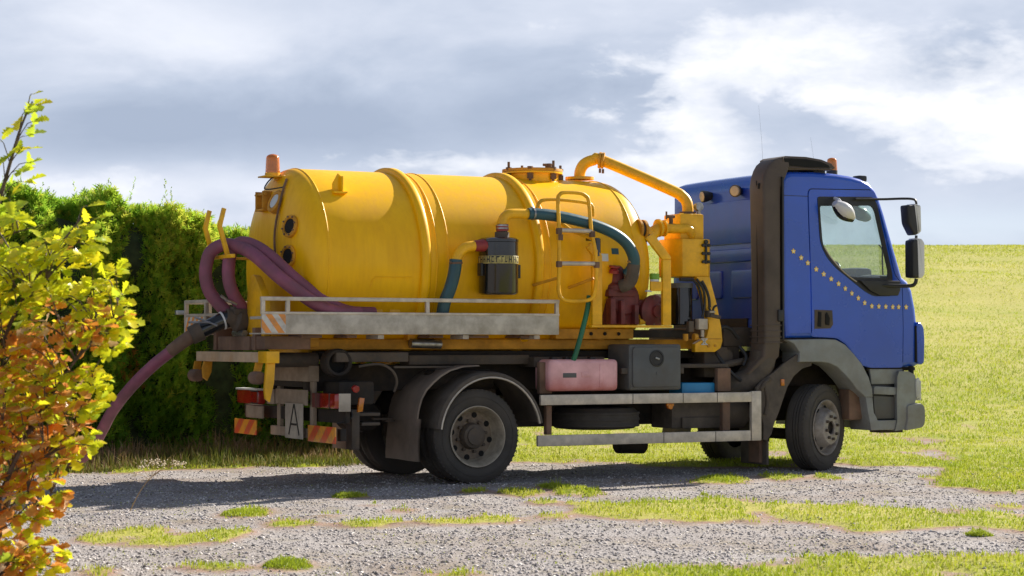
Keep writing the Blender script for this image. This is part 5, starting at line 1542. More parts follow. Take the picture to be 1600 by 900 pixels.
MB().cyl((-2.36, 0.80, 1.53), (-2.56, 0.84, 1.53), 0.010, 8).cyl((-2.30, 0.78, 1.50), (-2.50, 0.84, 1.58), 0.010, 8).box(-2.68, -2.60, 0.84, 0.88, 1.60, 1.64, b=0.005).build('coupling_lever', STEEL, DH)
MB().tube([(-2.48, 0.945, 1.41), (-2.57, 0.98, 1.345), (-2.66, 1.06, 1.26)], [0.068, 0.064, 0.060], 18, smooth=3).build('taped_section', RUST, DH)
MB().tube([(-2.64, 1.04, 1.275), (-2.76, 1.25, 1.13), (-2.87, 1.55, 0.93), (-2.92, 2.0, 0.69), (-2.91, 2.4, 0.477), (-2.89, 2.8, 0.29), (-2.94, 3.2, 0.13), (-3.1, 3.7, 0.065), (-3.5, 4.2, 0.06)], [0.056] * 9, 18, smooth=6).build('hose_line', MAROON, DH)

# ================================================================== GROUND
CX, CYY = CAM.x, CAM.y
fx, fy = FH.x, FH.y
rx_, ry_ = RH.x, RH.y


def uv2xy(u, v):
    return CX + rx_ * u + fx * v, CYY + ry_ * u + fy * v


_h = np.random.default_rng(5).random((256, 256))


def vnoise(x, y):
    xi = np.floor(x).astype(int); yi = np.floor(y).astype(int)
    fx_ = x - xi; fy_ = y - yi
    fx_ = fx_ * fx_ * (3 - 2 * fx_); fy_ = fy_ * fy_ * (3 - 2 * fy_)
    a = _h[xi & 255, yi & 255]; b = _h[(xi + 1) & 255, yi & 255]
    c = _h[xi & 255, (yi + 1) & 255]; d = _h[(xi + 1) & 255, (yi + 1) & 255]
    return (a * (1 - fx_) + b * fx_) * (1 - fy_) + (c * (1 - fx_) + d * fx_) * fy_


def fbm(x, y, o=4):
    s = 0; a = 0.5
    for i in range(o):
        s = s + a * vnoise(x * 2 ** i + 17 * i, y * 2 ** i + 31 * i)
        a *= 0.5
    return s / (1 - 0.5 ** o)


def terrain(u, v):
    """height of the land; flat yard, then a field rising to its crest"""
    x = CX + rx_ * u + fx * v; y = CYY + ry_ * u + fy * v
    t = np.clip((v - 26) / 124.0, 0, 1)
    h = 8.05 * (t * t * (3 - 2 * t)) ** 0.92
    h = h - np.clip(v - 150, 0, 600) * 0.035 * np.clip((v - 150) / 60, 0, 1)
    h = h + (fbm(u / 9.0, v / 14.0, 3) - 0.5) * 0.9 * np.clip((v - 34) / 70, 0, 1) * np.clip((150 - v) / 60, 0, 1)
    wgt = np.clip((v - 40) / 20, 0, 1)
    h = h + (fbm(x * 2.2, y * 2.2, 3) - 0.5) * 0.035 * (1 - wgt)
    return h


PATCH = [(-1.42, 17.45, 0.11, 0.36), (-1.18, 16.7, 0.06, 0.2), (-0.87, 16.13, 0.14, 0.31), (-1.35, 15.65, 0.07, 0.17), (-1.63, 14.74, 0.15, 0.41), (-1.11, 14.74, 0.16, 0.46), (-0.9, 14.99, 0.12, 0.21), (-0.56, 15.0, 0.12, 0.26), (-0.37, 15.15, 0.14, 0.27), (-0.12, 15.37, 0.17, 0.39), (0.32, 15.43, 0.15, 0.39), (-0.34, 18.04, 0.1, 0.31), (0.05, 17.89, 0.14, 0.45), (0.41, 18.59, 0.12, 0.65), (0.56, 18.04, 0.2, 0.61), (0.25, 16.96, 0.15, 0.34), (0.6, 16.7, 0.13, 0.39), (0.82, 16.01, 0.3, 0.72), (-1.34, 12.11, 0.12, 0.41), (-0.37, 11.77, 0.15, 0.2), (0.69, 11.77, 0.17, 0.23), (-2.63, 14.15, 0.22, 0.57), (-2.78, 13.83, 0.13, 0.45), (-2.4, 13.65, 0.15, 0.35), (-2.17, 13.83, 0.22, 0.59), (-1.99, 14.06, 0.13, 0.47), (-2.08, 15.77, 0.17, 0.64), (-2.42, 11.8, 0.11, 0.26), (-1.79, 11.94, 0.23, 0.2), (2.01, 19.61, 0.24, 0.63), (2.66, 20.17, 0.18, 0.48), (3.13, 19.98, 0.13, 0.47), (3.24, 14.06, 0.06, 0.19), (4.09, 16.63, 0.15, 0.33)]
STRIP = [(0.73, 16.57), (1.08, 17.03), (1.52, 17.17), (1.94, 17.1), (2.43, 16.76), (2.79, 16.7), (3.15, 16.63), (3.59, 16.25), (4.04, 16.01), (6.5, 15.6), (12, 15.2), (12, 13.2), (6.5, 14.0), (4.0, 14.3), (3.62, 14.34), (3.37, 14.44), (3.0, 14.84), (2.57, 14.29), (2.29, 14.24), (2.11, 14.84), (1.69, 15.26), (1.2, 15.15), (0.78, 15.37)]
BOTTOM = [(0.3, 11.3), (0.47, 11.52), (0.79, 11.9), (1.11, 12.17), (1.39, 12.21), (1.82, 12.57), (2.39, 12.61), (2.74, 12.79), (3.25, 12.87), (3.6, 12.87), (9, 12.6), (60, 10), (60, 2), (3, 2), (-0.4, 10.2)]
FIELD = [(0.55, 22.4), (1.1, 22.0), (1.44, 21.9), (2.0, 21.6), (2.6, 21.5), (3.2, 21.9), (3.66, 22.2), (4.24, 22.1), (4.63, 21.95), (4.50, 20.9), (4.12, 19.7), (3.80, 18.9), (4.04, 18.45), (4.54, 18.0), (4.84, 17.85), (6.5, 17.9), (12, 18.4), (60, 19), (600, 20), (600, 900), (-600, 900), (-600, 24), (-60, 6), (-12, 16.2), (-4.7, 20.3), (-3.36, 21.28), (-2.1, 22.1), (-0.72, 22.75), (0.0, 22.9)]


def in_poly(u, v, poly):
    r = np.zeros(u.shape, bool)
    n = len(poly)
    for i in range(n):
        x0, y0 = poly[i]; x1, y1 = poly[(i + 1) % n]
        if y0 == y1: continue
        c = ((y0 > v) != (y1 > v)) & (u < (x1 - x0) * (v - y0) / (y1 - y0) + x0)
        r ^= c
    return r


def grassiness(u, v):
    """1 on grass, 0 on gravel, ragged between"""
    du = (fbm(u * 3.1 + 9, v * 1.6, 4) - 0.5) * 0.34 + (fbm(u * 11, v * 6, 3) - 0.5) * 0.22
    dv = (fbm(u * 2.3 + 40, v * 1.3 + 7, 4) - 0.5) * 1.15 + (fbm(u * 9 + 5, v * 5 + 3, 3) - 0.5) * 0.75
    U = u + du; V = v + dv
    m = in_poly(U, V, STRIP) | in_poly(U, V, BOTTOM) | in_poly(U, V, FIELD)
    g = m.astype(float)
    thin = fbm(u * 2.6 + 3, v * 1.3 + 1, 4)
    g *= np.clip((thin - 0.26) * 7, 0.12, 1)
    for (a, b, c, d) in PATCH:
        q = ((U - du * 0.3 - a) / (c * 1.15)) ** 2 + ((V - dv * 0.5 - b) / (d * 0.85)) ** 2
        g = np.maximum(g, np.clip(1.7 - q * 1.5, 0, 1) * np.clip((thin - 0.25) * 6, 0.3, 1))
    return g


def axis(lo, hi, dens, step, growth, far_lo, far_hi):
    a = list(np.arange(lo, hi + 1e-6, step))
    s = step; x = a[-1]
    while x < far_hi:
        s *= growth; x += s; a.append(x)
    s = step; x = a[0]; b = []
    while x > far_lo:
        s *= growth; x -= s; b.append(x)
    return np.array(b[::-1] + a)


us = axis(-5.2, 7.5, 0, 0.05, 1.16, -600, 600)
vs_ = axis(10.6, 24.5, 0, 0.075, 1.07, -80, 820)
U, V = np.meshgrid(us, vs_)
Z = terrain(U, V)
G = grassiness(U, V)
# a little blur for the soil fringe
Gs = G.copy()
for _ in range(7):
    Gs[1:-1, 1:-1] = (Gs[1:-1, 1:-1] * 2 + Gs[:-2, 1:-1] + Gs[2:, 1:-1] + Gs[1:-1, :-2] + Gs[1:-1, 2:]) / 6
near = np.clip((40 - V) / 10, 0, 1)
Z = Z + near * (Gs * 0.022)
X, Y = uv2xy(U, V)
# keep the ground level under the wheels
for (wx, wy) in ((0, 0.25), (0, 1.95), (4.12, 0.15), (4.12, 1.95)):
    w = np.exp(-(((X - wx) / 0.35) ** 2 + ((Y - wy) / 0.35) ** 2))
    Z = Z * (1 - w) - 0.006 * w
nu, nv = len(us), len(vs_)
idx = np.arange(nu * nv).reshape(nv, nu)
quads = np.stack([idx[:-1, :-1], idx[:-1, 1:], idx[1:, 1:], idx[1:, :-1]], -1).reshape(-1, 4)


def ground_mat():
    m = bpy.data.materials.new('gravel and turf')
    m.use_nodes = True
    t = m.node_tree
    p = t.nodes['Principled BSDF']
    tc = N(t, 'ShaderNodeTexCoord'); v = tc.outputs['Object']
    at = N(t, 'ShaderNodeAttribute', attribute_name='turf')
    # gravel
    vo = N(t, 'ShaderNodeTexVoronoi'); vo.inputs['Scale'].default_value = 62
    t.links.new(v, vo.inputs['Vector'])
    vo2 = N(t, 'ShaderNodeTexVoronoi'); vo2.inputs['Scale'].default_value = 140
    t.links.new(v, vo2.inputs['Vector'])
    sp1 = N(t, 'ShaderNodeSeparateColor'); t.links.new(vo.outputs['Color'], sp1.inputs[0])
    sp2 = N(t, 'ShaderNodeSeparateColor'); t.links.new(vo2.outputs['Color'], sp2.inputs[0])
    stone = RAMP(t, sp1.outputs[0], [(0.0, (0.11, 0.10, 0.10)), (0.25, (0.28, 0.255, 0.255)), (0.55, (0.43, 0.40, 0.395)), (0.85, (0.58, 0.54, 0.53)), (1.0, (0.76, 0.72, 0.68))])
    stone2 = RAMP(t, sp2.outputs[0], [(0.0, (0.14, 0.125, 0.125)), (0.5, (0.38, 0.35, 0.345)), (1.0, (0.62, 0.58, 0.56))])
    g = MIX(t, 0.5, stone, stone2)
    g = MIX(t, 0.3, g, (0.32, 0.295, 0.29))
    gap = RAMP(t, vo.outputs['Distance'], [(0.35, 0.0), (0.75, 1.0)])
    g = MIX(t, M(t, 'MULTIPLY', gap, 0.45), g, (0.13, 0.115, 0.105))
    big = NOISE(t, v, 0.9, 5, 0.6)
    g = MIX(t, M(t, 'MULTIPLY', RAMP(t, big, [(0.46, 0.0), (0.66, 1.0)]), 0.65), g, (0.22, 0.165, 0.125))
    # mossy soil
    so = NOISE(t, v, 5, 6, 0.65)
    soil = RAMP(t, so, [(0.3, (0.16, 0.09, 0.06)), (0.52, (0.32, 0.17, 0.11)), (0.75, (0.27, 0.26, 0.08))])
    # turf
    n1 = NOISE(t, v, 1.1, 6, 0.65)
    n2 = NOISE(t, v, 24, 5, 0.7)
    mp = N(t, 'ShaderNodeMapping'); mp.inputs['Scale'].default_value = (0.05, 0.12, 0.1)
    t.links.new(v, mp.inputs[0])
    n3 = NOISE(t, mp.outputs[0], 1.0, 6, 0.62)
    turf = RAMP(t, n2, [(0.28, (0.16, 0.19, 0.015)), (0.48, (0.25, 0.28, 0.03)), (0.62, (0.34, 0.35, 0.05)), (0.78, (0.42, 0.41, 0.09))])
    turf = MIX(t, M(t, 'MULTIPLY', RAMP(t, n1, [(0.4, 0.0), (0.66, 1.0)]), 0.55), turf, (0.40, 0.33, 0.085))
    turf = MIX(t, M(t, 'MULTIPLY', RAMP(t, n3, [(0.42, 0.0), (0.62, 1.0)]), 0.5), turf, (0.46, 0.40, 0.115))
    edge = M(t, 'ADD', at.outputs['Fac'], M(t, 'MULTIPLY', M(t, 'SUBTRACT', so, 0.5), 0.55))
    c = MIX(t, RAMP(t, edge, [(0.05, 0.0), (0.40, 0.75)]), g, soil)
    mo = NOISE(t, v, 2.3, 7, 0.7)
    c = MIX(t, M(t, 'MULTIPLY', RAMP(t, mo, [(0.50, 0.0), (0.68, 1.0)]), 0.5), c, (0.24, 0.20, 0.11))
    c = MIX(t, RAMP(t, edge, [(0.42, 0.0), (0.62, 1.0)]), c, turf)
    t.links.new(c, p.inputs['Base Color'])
    p.inputs['Roughness'].default_value = 0.95
    p.inputs['Specular IOR Level'].default_value = 0.2
    b = N(t, 'ShaderNodeBump'); b.inputs['Strength'].default_value = 0.8; b.inputs['Distance'].default_value = 0.006
    hh = M(t, 'ADD', M(t, 'MULTIPLY', M(t, 'SUBTRACT', 1.0, vo.outputs['Distance']), 0.8), M(t, 'MULTIPLY', M(t, 'SUBTRACT', 1.0, vo2.outputs['Distance']), 0.3))
    hh = M(t, 'ADD', hh, M(t, 'MULTIPLY', n2, 0.9))
    t.links.new(hh, b.inputs['Height'])
    t.links.new(b.outputs[0], p.inputs['Normal'])
    return m


gme = raw_mesh('ground', np.stack([X, Y, Z], -1).reshape(-1, 3), quads, 4, [ground_mat()], {'turf': ('POINT', Gs.ravel())}, smooth=True)
ground = link_mesh('ground', gme)
ground['kind'] = 'structure'

# ---- loose stones
def attr_mat(name, stops, rough=0.8, transl=0.0, bump=False, spec=0.3, attr='tone'):
    m = bpy.data.materials.new(name)
    m.use_nodes = True
    t = m.node_tree
    p = t.nodes['Principled BSDF']
    at = N(t, 'ShaderNodeAttribute', attribute_name=attr)
    c = RAMP(t, at.outputs['Fac'], stops)
    t.links.new(c, p.inputs['Base Color'])
    p.inputs['Roughness'].default_value = rough
    p.inputs['Specular IOR Level'].default_value = spec
    if transl:
        tr = N(t, 'ShaderNodeBsdfTranslucent')
        t.links.new(c, tr.inputs[0])
        mx = N(t, 'ShaderNodeMixShader')
        mx.inputs[0].default_value = transl
        t.links.new(p.outputs[0], mx.inputs[1]); t.links.new(tr.outputs[0], mx.inputs[2])
        t.links.new(mx.outputs[0], t.nodes['Material Output'].inputs[0])
    return m


def scatter(n, v0, v1, power=1.0, umax_pad=1.3):
    n = int(n * 1.2)
    """random places within the part of the yard one can see, with margins"""
    q = RNG.random(n)
    v = v0 + (v1 - v0) * q ** power
    half = v * 0.2532 + umax_pad
    u = (RNG.random(n) * 2 - 1) * half * 1.12
    return u, v


def ground_z(u, v):
    return terrain(u, v) + np.clip((40 - v) / 10, 0, 1) * grassiness(u, v) * 0.022


oct_v = np.array([(1, 0, 0), (-1, 0, 0), (0, 1, 0), (0, -1, 0), (0, 0, 1), (0, 0, -0.6)], float)
oct_f = np.array([(0, 2, 4), (2, 1, 4), (1, 3, 4), (3, 0, 4), (2, 0, 5), (1, 2, 5), (3, 1, 5), (0, 3, 5)])
u, v = scatter(80000, 11.2, 23.0, 1.35)
g = grassiness(u, v)
keep = (g < 0.35) | (RNG.random(len(u)) < 0.06)
u, v = u[keep], v[keep]
n = len(u)
r = np.exp(RNG.normal(math.log(0.0056), 0.45, n))
r = np.clip(r, 0.003, 0.0145)
ang = RNG.random(n) * 6.283
ca, sa = np.cos(ang), np.sin(ang)
sc = np.stack([r * RNG.uniform(0.9, 1.7, n), r * RNG.uniform(0.7, 1.2, n), r * RNG.uniform(0.45, 0.9, n)], -1)
P = oct_v[None] * sc[:, None, :] + RNG.normal(0, 0.14, (n, 6, 3)) * r[:, None, None]
x_, y_ = uv2xy(u, v)
z_ = ground_z(u, v)
Q = np.empty_like(P)
Q[..., 0] = P[..., 0] * ca[:, None] - P[..., 1] * sa[:, None] + x_[:, None]
Q[..., 1] = P[..., 0] * sa[:, None] + P[..., 1] * ca[:, None] + y_[:, None]
Q[..., 2] = P[..., 2] + z_[:, None] + r[:, None] * 0.22
F = (oct_f[None] + (np.arange(n) * 6)[:, None, None]).reshape(-1, 3)
STONE = attr_mat('loose gravel', [(0.0, (0.10, 0.09, 0.09)), (0.3, (0.30, 0.275, 0.275)), (0.65, (0.46, 0.425, 0.42)), (0.9, (0.60, 0.555, 0.54)), (1.0, (0.80, 0.76, 0.72))], 0.85)
sme = raw_mesh('gravel_stones', Q.reshape(-1, 3), F, 3, [STONE], {'tone': ('FACE', np.repeat(RNG.random(n), 8))})
so_ = link_mesh('gravel_stones', sme)
tag(so_, 'loose grey stones scattered over the gravel yard', 'gravel', kind='stuff')

# ---- grass
GRASSM = attr_mat('grass blades', [(0.0, (0.12, 0.18, 0.010)), (0.3, (0.24, 0.325, 0.018)), (0.6, (0.37, 0.43, 0.035)), (0.85, (0.52, 0.51, 0.08)), (1.0, (0.60, 0.50, 0.18))], 0.65, 0.35)


def blades(name, u, v, h, w, tone, lean=0.45, mat=GRASSM, zfun=ground_z, bend=True):
    n = len(u)
    x, y = uv2xy(u, v)
    z = zfun(u, v) - 0.004
    a = RNG.random(n) * 6.283
    dx, dy = np.cos(a) * w / 2, np.sin(a) * w / 2
    la = RNG.random(n) * 6.283
    ll = np.abs(RNG.normal(0, lean, n)) * h
    tx, ty = np.cos(la) * ll, np.sin(la) * ll
    V_ = np.empty((n, 5, 3))
    V_[:, 0] = np.stack([x - dx, y - dy, z], -1)
    V_[:, 1] = np.stack([x + dx, y + dy, z], -1)
    V_[:, 2] = np.stack([x + dx * 0.8 + tx * 0.35, y + dy * 0.8 + ty * 0.35, z + h * 0.58], -1)
    V_[:, 3] = np.stack([x - dx * 0.8 + tx * 0.35, y - dy * 0.8 + ty * 0.35, z + h * 0.58], -1)
    V_[:, 4] = np.stack([x + tx, y + ty, z + h * 0.95 - ll * 0.25], -1)
    b = (np.arange(n) * 5)[:, None]
    F = np.concatenate([b + np.array([[0, 1, 2]]), b + np.array([[0, 2, 3]]), b + np.array([[3, 2, 4]])], 1).reshape(-1, 3)
    me = raw_mesh(name, V_.reshape(-1, 3), F, 3, [mat], {'tone': ('FACE', np.repeat(np.clip(tone, 0, 1), 3))})
    return link_mesh(name, me)


def tone_of(u, v, n):
    return 0.20 + 0.62 * fbm(u * 1.7 + 4, v * 0.9 + 2, 4) + RNG.normal(0, 0.10, n)


# yard: strips and patches
u, v = scatter(150000, 11.0, 23.5, 1.25)
g = grassiness(u, v)
gr = 0.10 * np.clip((fbm(u * 1.3 + 60, v * 0.8 + 20, 3) - 0.45) * 6, 0, 1)
k = RNG.random(len(u)) < np.maximum(g * 0.95, gr)
u, v, g = u[k], v[k], g[k]
n = len(u)
hh = (0.012 + 0.030 * RNG.random(n) ** 1.6) * (0.45 + 0.75 * g) * (0.6 + 0.8 * fbm(u * 4, v * 2, 3))
o = blades('short_grass', u, v, hh, RNG.uniform(0.005, 0.010, n), tone_of(u, v, n) + 0.05, 0.7)
tag(o, 'short yellow-green grass growing in strips and patches through the gravel', 'grass', kind='stuff')
# the field: near part dense, getting coarser with distance
u, v = scatter(260000, 17.5, 64.0, 1.6)
g = grassiness(u, v) * np.clip((64 - v) / 28, 0, 1)
k = (RNG.random(len(u)) < g)
u, v = u[k], v[k]
n = len(u)
s = np.clip(v / 22, 1, 2.2)
hh = (0.015 + 0.04 * RNG.random(n) ** 1.8) * (0.55 + 0.9 * fbm(u * 2, v * 1, 3)) * s
o1 = blades('field_grass', u, v, hh, RNG.uniform(0.006, 0.011, n) * s, tone_of(u, v, n) * 0.8 + 0.18, 0.8)
tag(o1, 'yellow-green pasture covering the near slope beyond the lorry', 'grass', kind='stuff')
u, v = scatter(150000, 32.0, 152.0, 1.3)
k = RNG.random(len(u)) < np.clip((v - 30) / 25, 0.1, 1)
u, v = u[k], v[k]
n = len(u)
s = v / 22
hh = (0.010 + 0.018 * RNG.random(n) ** 2) * s
o2 = blades('field_grass', u, v, hh, RNG.uniform(0.006, 0.010, n) * s, 0.34 + 0.50 * fbm(u / 11 + 5, v / 3.5, 4) + RNG.normal(0, 0.05, n) + 0.12 * np.clip((v - 60) / 70, 0, 1), 0.9)
tag(o2, 'dry yellowish pasture on the far slope up to the skyline', 'grass', kind='stuff')

# single grass tufts that stand out from the gravel
TUFTS = [(-1.34, 12.11, 0.15, 'bright green grass tuft alone at the bottom left of the gravel'),
         (-2.08, 15.77, 0.19, 'broad low grass tuft in the gravel just past the edge of the rear shadow'),
         (0.41, 18.59, 0.15, 'spiky grass tuft standing tallest just right of the near rear wheel'),
         (-1.42, 17.45, 0.13, 'small flat tuft of grass in the gravel in front of the rear mudflap'),
         (2.01, 19.61, 0.20, 'low grass tuft on gravel below the middle of the side guard'),
         (3.24, 14.06, 0.09, 'lone small grass tuft in the gravel at the right of the foreground')]
for i, (a, b, r, lab) in enumerate(TUFTS):
    n = 900 if i != 4 else 700
    rr_ = r * np.sqrt(RNG.random(n)); an = RNG.random(n) * 6.283
    uu = a + rr_ * np.cos(an); vv = b + rr_ * np.sin(an) * 1.5
    hgt = (0.018 + 0.038 * RNG.random(n)) * (1.15 - (rr_ / r) ** 2 * 0.7)
    if i == 2:
        hgt[:60] *= 2.2
    tn = 0.40 + 0.2 * RNG.random(n) + (0.0 if i else -0.08)
    o = blades('grass_tuft', uu, vv, hgt, RNG.uniform(0.005, 0.009, n), tn, 0.6)
    tag(o, lab, 'grass tuft', 'grass tufts growing in the gravel')

# verge below the hedge: long dry stems and grass
n = 34000
xx = RNG.uniform(-7.5, 2.0, n); yy = 3.15 + 1.9 * RNG.random(n) ** 0.8
du = (xx - CX) * rx_ + (yy - CYY) * ry_; dv = (xx - CX) * fx + (yy - CYY) * fy
back = (yy - 3.15) / 1.9
hh = (0.04 + 0.34 * RNG.random(n) ** 2.2 * (0.15 + back)) * (0.5 + fbm(xx * 1.8, yy * 1.8, 3))
VERGE = attr_mat('verge grass and dead stems', [(0.0, (0.05, 0.075, 0.012)), (0.35, (0.12, 0.15, 0.02)), (0.55, (0.20, 0.18, 0.04)), (0.72, (0.26, 0.16, 0.08)), (1.0, (0.42, 0.29, 0.18))], 0.8, 0.25)
o = blades('verge_weeds', du, dv, hh, RNG.uniform(0.007, 0.013, n), 0.26 + 0.62 * (fbm(xx * 1.3 + 8, yy * 2, 3)) * (0.50 + back * 0.95) + RNG.normal(0, 0.14, n), 0.45, mat=VERGE)
tag(o, 'olive and brown rough grass with dead stems along the foot of the hedge', 'weeds', kind='stuff')

# ================================================================== HEDGE
HY = 4.75
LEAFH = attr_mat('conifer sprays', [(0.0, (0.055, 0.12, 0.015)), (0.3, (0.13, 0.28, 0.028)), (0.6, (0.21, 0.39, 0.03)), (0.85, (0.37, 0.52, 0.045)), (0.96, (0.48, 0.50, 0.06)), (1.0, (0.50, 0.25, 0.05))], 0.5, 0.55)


def hedge_top(x):
    col_ = np.abs(np.cos(math.pi * np.asarray(x) / 0.92 + 2.2 * fbm(np.asarray(x) * 0.7, np.asarray(x) * 0.0, 2)))
    return 2.86 + 0.14 * col_ + 0.30 * (fbm(np.asarray(x) * 6.0 + 20, np.asarray(x) * 0.0 + 1, 2) - 0.5) - 0.10 * (x + 3.0) + 0.26 * (fbm(np.asarray(x) * 0.9 + 50, np.asarray(x) * 0.0 + 3, 3) - 0.5) * 2 + 0.30 * (fbm(np.asarray(x) * 2.6 + 80, np.asarray(x) * 0.0 + 9, 2) - 0.5)


hedge = thing('conifer_hedge', (-3.0, HY + 0.7, 0.0), 'tall dense green conifer hedge behind the tanker, dark below and sunlit at the top', 'hedge')
# stems inside
mb = MB()
xs = np.arange(-8.6, 2.4, 0.62)
for i, x in enumerate(xs):
    t = float(hedge_top(x))
    mb = MB().tube([(x, HY + 0.75, -0.05), (x + 0.03, HY + 0.72, 1.2), (x - 0.02, HY + 0.72, t - 0.5)], [0.07, 0.05, 0.02], 8)
    mb.build('stem', pmat('bark', (0.09, 0.06, 0.04), 0.9, bump=0.5) if i == 0 else bpy.data.materials['bark'], hedge)
# dark inner mass of twigs (a rough lumpy body)
gx = np.linspace(-8.9, 2.35, 90); ga = np.linspace(0, 1, 30)
GX, GA = np.meshgrid(gx, ga)
top = hedge_top(GX) - 0.13
th = np.where(GA < 0.42, GA / 0.42, np.where(GA > 0.58, (1 - GA) / 0.42, 1.0))
GZ = top * np.clip(th, 0, 1) ** 0.85 - 0.02
GY = np.where(GA < 0.42, HY + 0.25 + 0.12 * (GA / 0.42) ** 3, np.where(GA > 0.58, HY + 1.2, HY + 0.37 + (GA - 0.42) / 0.16 * 0.83))
bx_n = (fbm(GX * 2.3, GZ * 2.3 + GA * 3, 3) - 0.5)
GY = GY - np.where(GA < 0.5, bx_n * 0.5, -bx_n * 0.5)
idx = np.arange(GX.size).reshape(GX.shape)
qd = np.stack([idx[:-1, :-1], idx[:-1, 1:], idx[1:, 1:], idx[1:, :-1]], -1).reshape(-1, 4)
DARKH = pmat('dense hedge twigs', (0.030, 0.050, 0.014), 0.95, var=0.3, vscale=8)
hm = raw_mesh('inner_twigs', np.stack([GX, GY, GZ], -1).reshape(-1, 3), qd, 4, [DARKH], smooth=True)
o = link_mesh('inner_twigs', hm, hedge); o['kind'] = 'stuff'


def sprays(name, base, dirv, length, width, tone, parent, mat, kind='stuff'):
    """flat branching sprays: a stalk with four leaflets, seven triangles"""
    n = len(base)
    dirv = dirv / np.linalg.norm(dirv, axis=1)[:, None]
    rnd = RNG.normal(0, 1, (n, 3))
    sd = np.cross(dirv, rnd); sd /= np.linalg.norm(sd, axis=1)[:, None]
    L = length[:, None]; W = width[:, None]
    b = base
    T = np.empty((n, 15, 3))

    def tri(i, root, d, l, w):
        perp = sd - (sd * d).sum(1)[:, None] * d
        pn = np.linalg.norm(perp, axis=1)[:, None]
        perp = np.where(pn > 0.2, perp / np.maximum(pn, 1e-3), np.cross(d, rnd) / np.maximum(np.linalg.norm(np.cross(d, rnd), axis=1)[:, None], 1e-3))
        T[:, i] = root - perp * w
        T[:, i + 1] = root + perp * w
        T[:, i + 2] = root + d * l
    tri(0, b, dirv, L, W)
    for k, (t, s) in enumerate(((0.2, 1), (0.35, -1), (0.5, 1), (0.65, -1))):
        d = dirv * 0.75 + sd * s * 0.75
        d = d / np.linalg.norm(d, axis=1)[:, None]
        tri(3 + 3 * k, b + dirv * L * t, d, L * (0.62 - 0.35 * t), W * 0.9)
    F = np.arange(n * 15).reshape(-1, 3)
    me = raw_mesh(name, T.reshape(-1, 3), F, 3, [mat], {'tone': ('FACE', np.repeat(np.clip(tone, 0, 1), 5))})
    o = link_mesh(name, me, parent)
    if kind: o['kind'] = kind
    return o


n = 98000
x = RNG.uniform(-8.6, 2.45, n)
s = RNG.random(n)
tp = hedge_top(x)
onTop = RNG.random(n) < 0.16
z = np.where(onTop, tp - 0.18 * RNG.random(n) ** 2, tp * s ** 0.85)
z = np.minimum(z, tp)
lump = 0.5 * (fbm(x * 1.25 + 3, z * 0.8 + 9, 3) - 0.5) + 0.8 * (fbm(x * 3.0 + 33, z * 0.9 + 2, 3) - 0.5)
fine = fbm(x * 5.0, z * 2.4, 3) - 0.5
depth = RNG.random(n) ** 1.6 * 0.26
column = np.abs(np.cos(math.pi * x / 0.92 + 2.2 * fbm(x * 0.7, x * 0.0, 2) + 0.5 * (fbm(z * 1.2, x * 0.3 + 4, 2) - 0.5)))
y = HY + 0.34 - lump * 0.65 - fine * 0.42 - 0.30 * column + depth + np.where(onTop, RNG.random(n) * 1.1, 0) + 0.25 * np.clip(z / 3, 0, 1) ** 4
# right-hand end of the hedge
endm = RNG.random(n) < 0.07
z = np.where(endm, np.minimum(z, 2.3) * 0.9, z)
x = np.where(endm, 2.45 + RNG.normal(0, 0.10, n) , x)
y = np.where(endm, HY + RNG.random(n) * 1.3, y)
base = np.stack([x, y, z], -1)
dr = np.stack([RNG.normal(0, 0.45, n), -0.75 - 0.3 * RNG.random(n), 0.55 + 0.7 * RNG.random(n)], -1)
dr[onTop] = np.stack([RNG.normal(0, 0.4, n), RNG.normal(-0.1, 0.4, n), 1.0 + 0 * x], -1)[onTop]
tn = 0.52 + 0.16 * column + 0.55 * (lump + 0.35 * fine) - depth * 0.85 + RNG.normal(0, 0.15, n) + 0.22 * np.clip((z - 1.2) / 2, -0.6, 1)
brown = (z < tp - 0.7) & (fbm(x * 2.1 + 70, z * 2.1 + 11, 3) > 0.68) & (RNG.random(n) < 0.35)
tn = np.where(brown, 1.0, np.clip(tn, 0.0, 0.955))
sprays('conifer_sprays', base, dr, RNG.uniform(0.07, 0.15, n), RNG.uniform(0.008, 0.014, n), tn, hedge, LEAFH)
# loose leading shoots above the top
ns = 420
bs, ds, ls, tns = [], [], [], []
for i in range(ns):
    x0 = random.uniform(-8.5, 2.0)
    h_ = random.uniform(0.05, 0.32) * (1.7 if random.random() < 0.10 else 0.75)
    y0 = HY + 0.3 + random.random() * 0.6
    z0 = float(hedge_top(x0)) - 0.05
    lx = random.uniform(-0.12, 0.12)
    k = int(h_ / 0.022)
    for j in range(k):
        t = j / k
        bs.append((x0 + lx * t, y0, z0 + h_ * t))
        a = random.random() * 6.28
        ds.append((math.cos(a) * 0.7, math.sin(a) * 0.7, 0.9))
        ls.append(0.075 * (1 - t * 0.7))
        tns.append(0.62 + random.random() * 0.3)
bs = np.array(bs); ds = np.array(ds)
sprays('leading_shoots', bs, ds, np.array(ls), np.full(len(bs), 0.0045), np.array(tns), hedge, LEAFH)

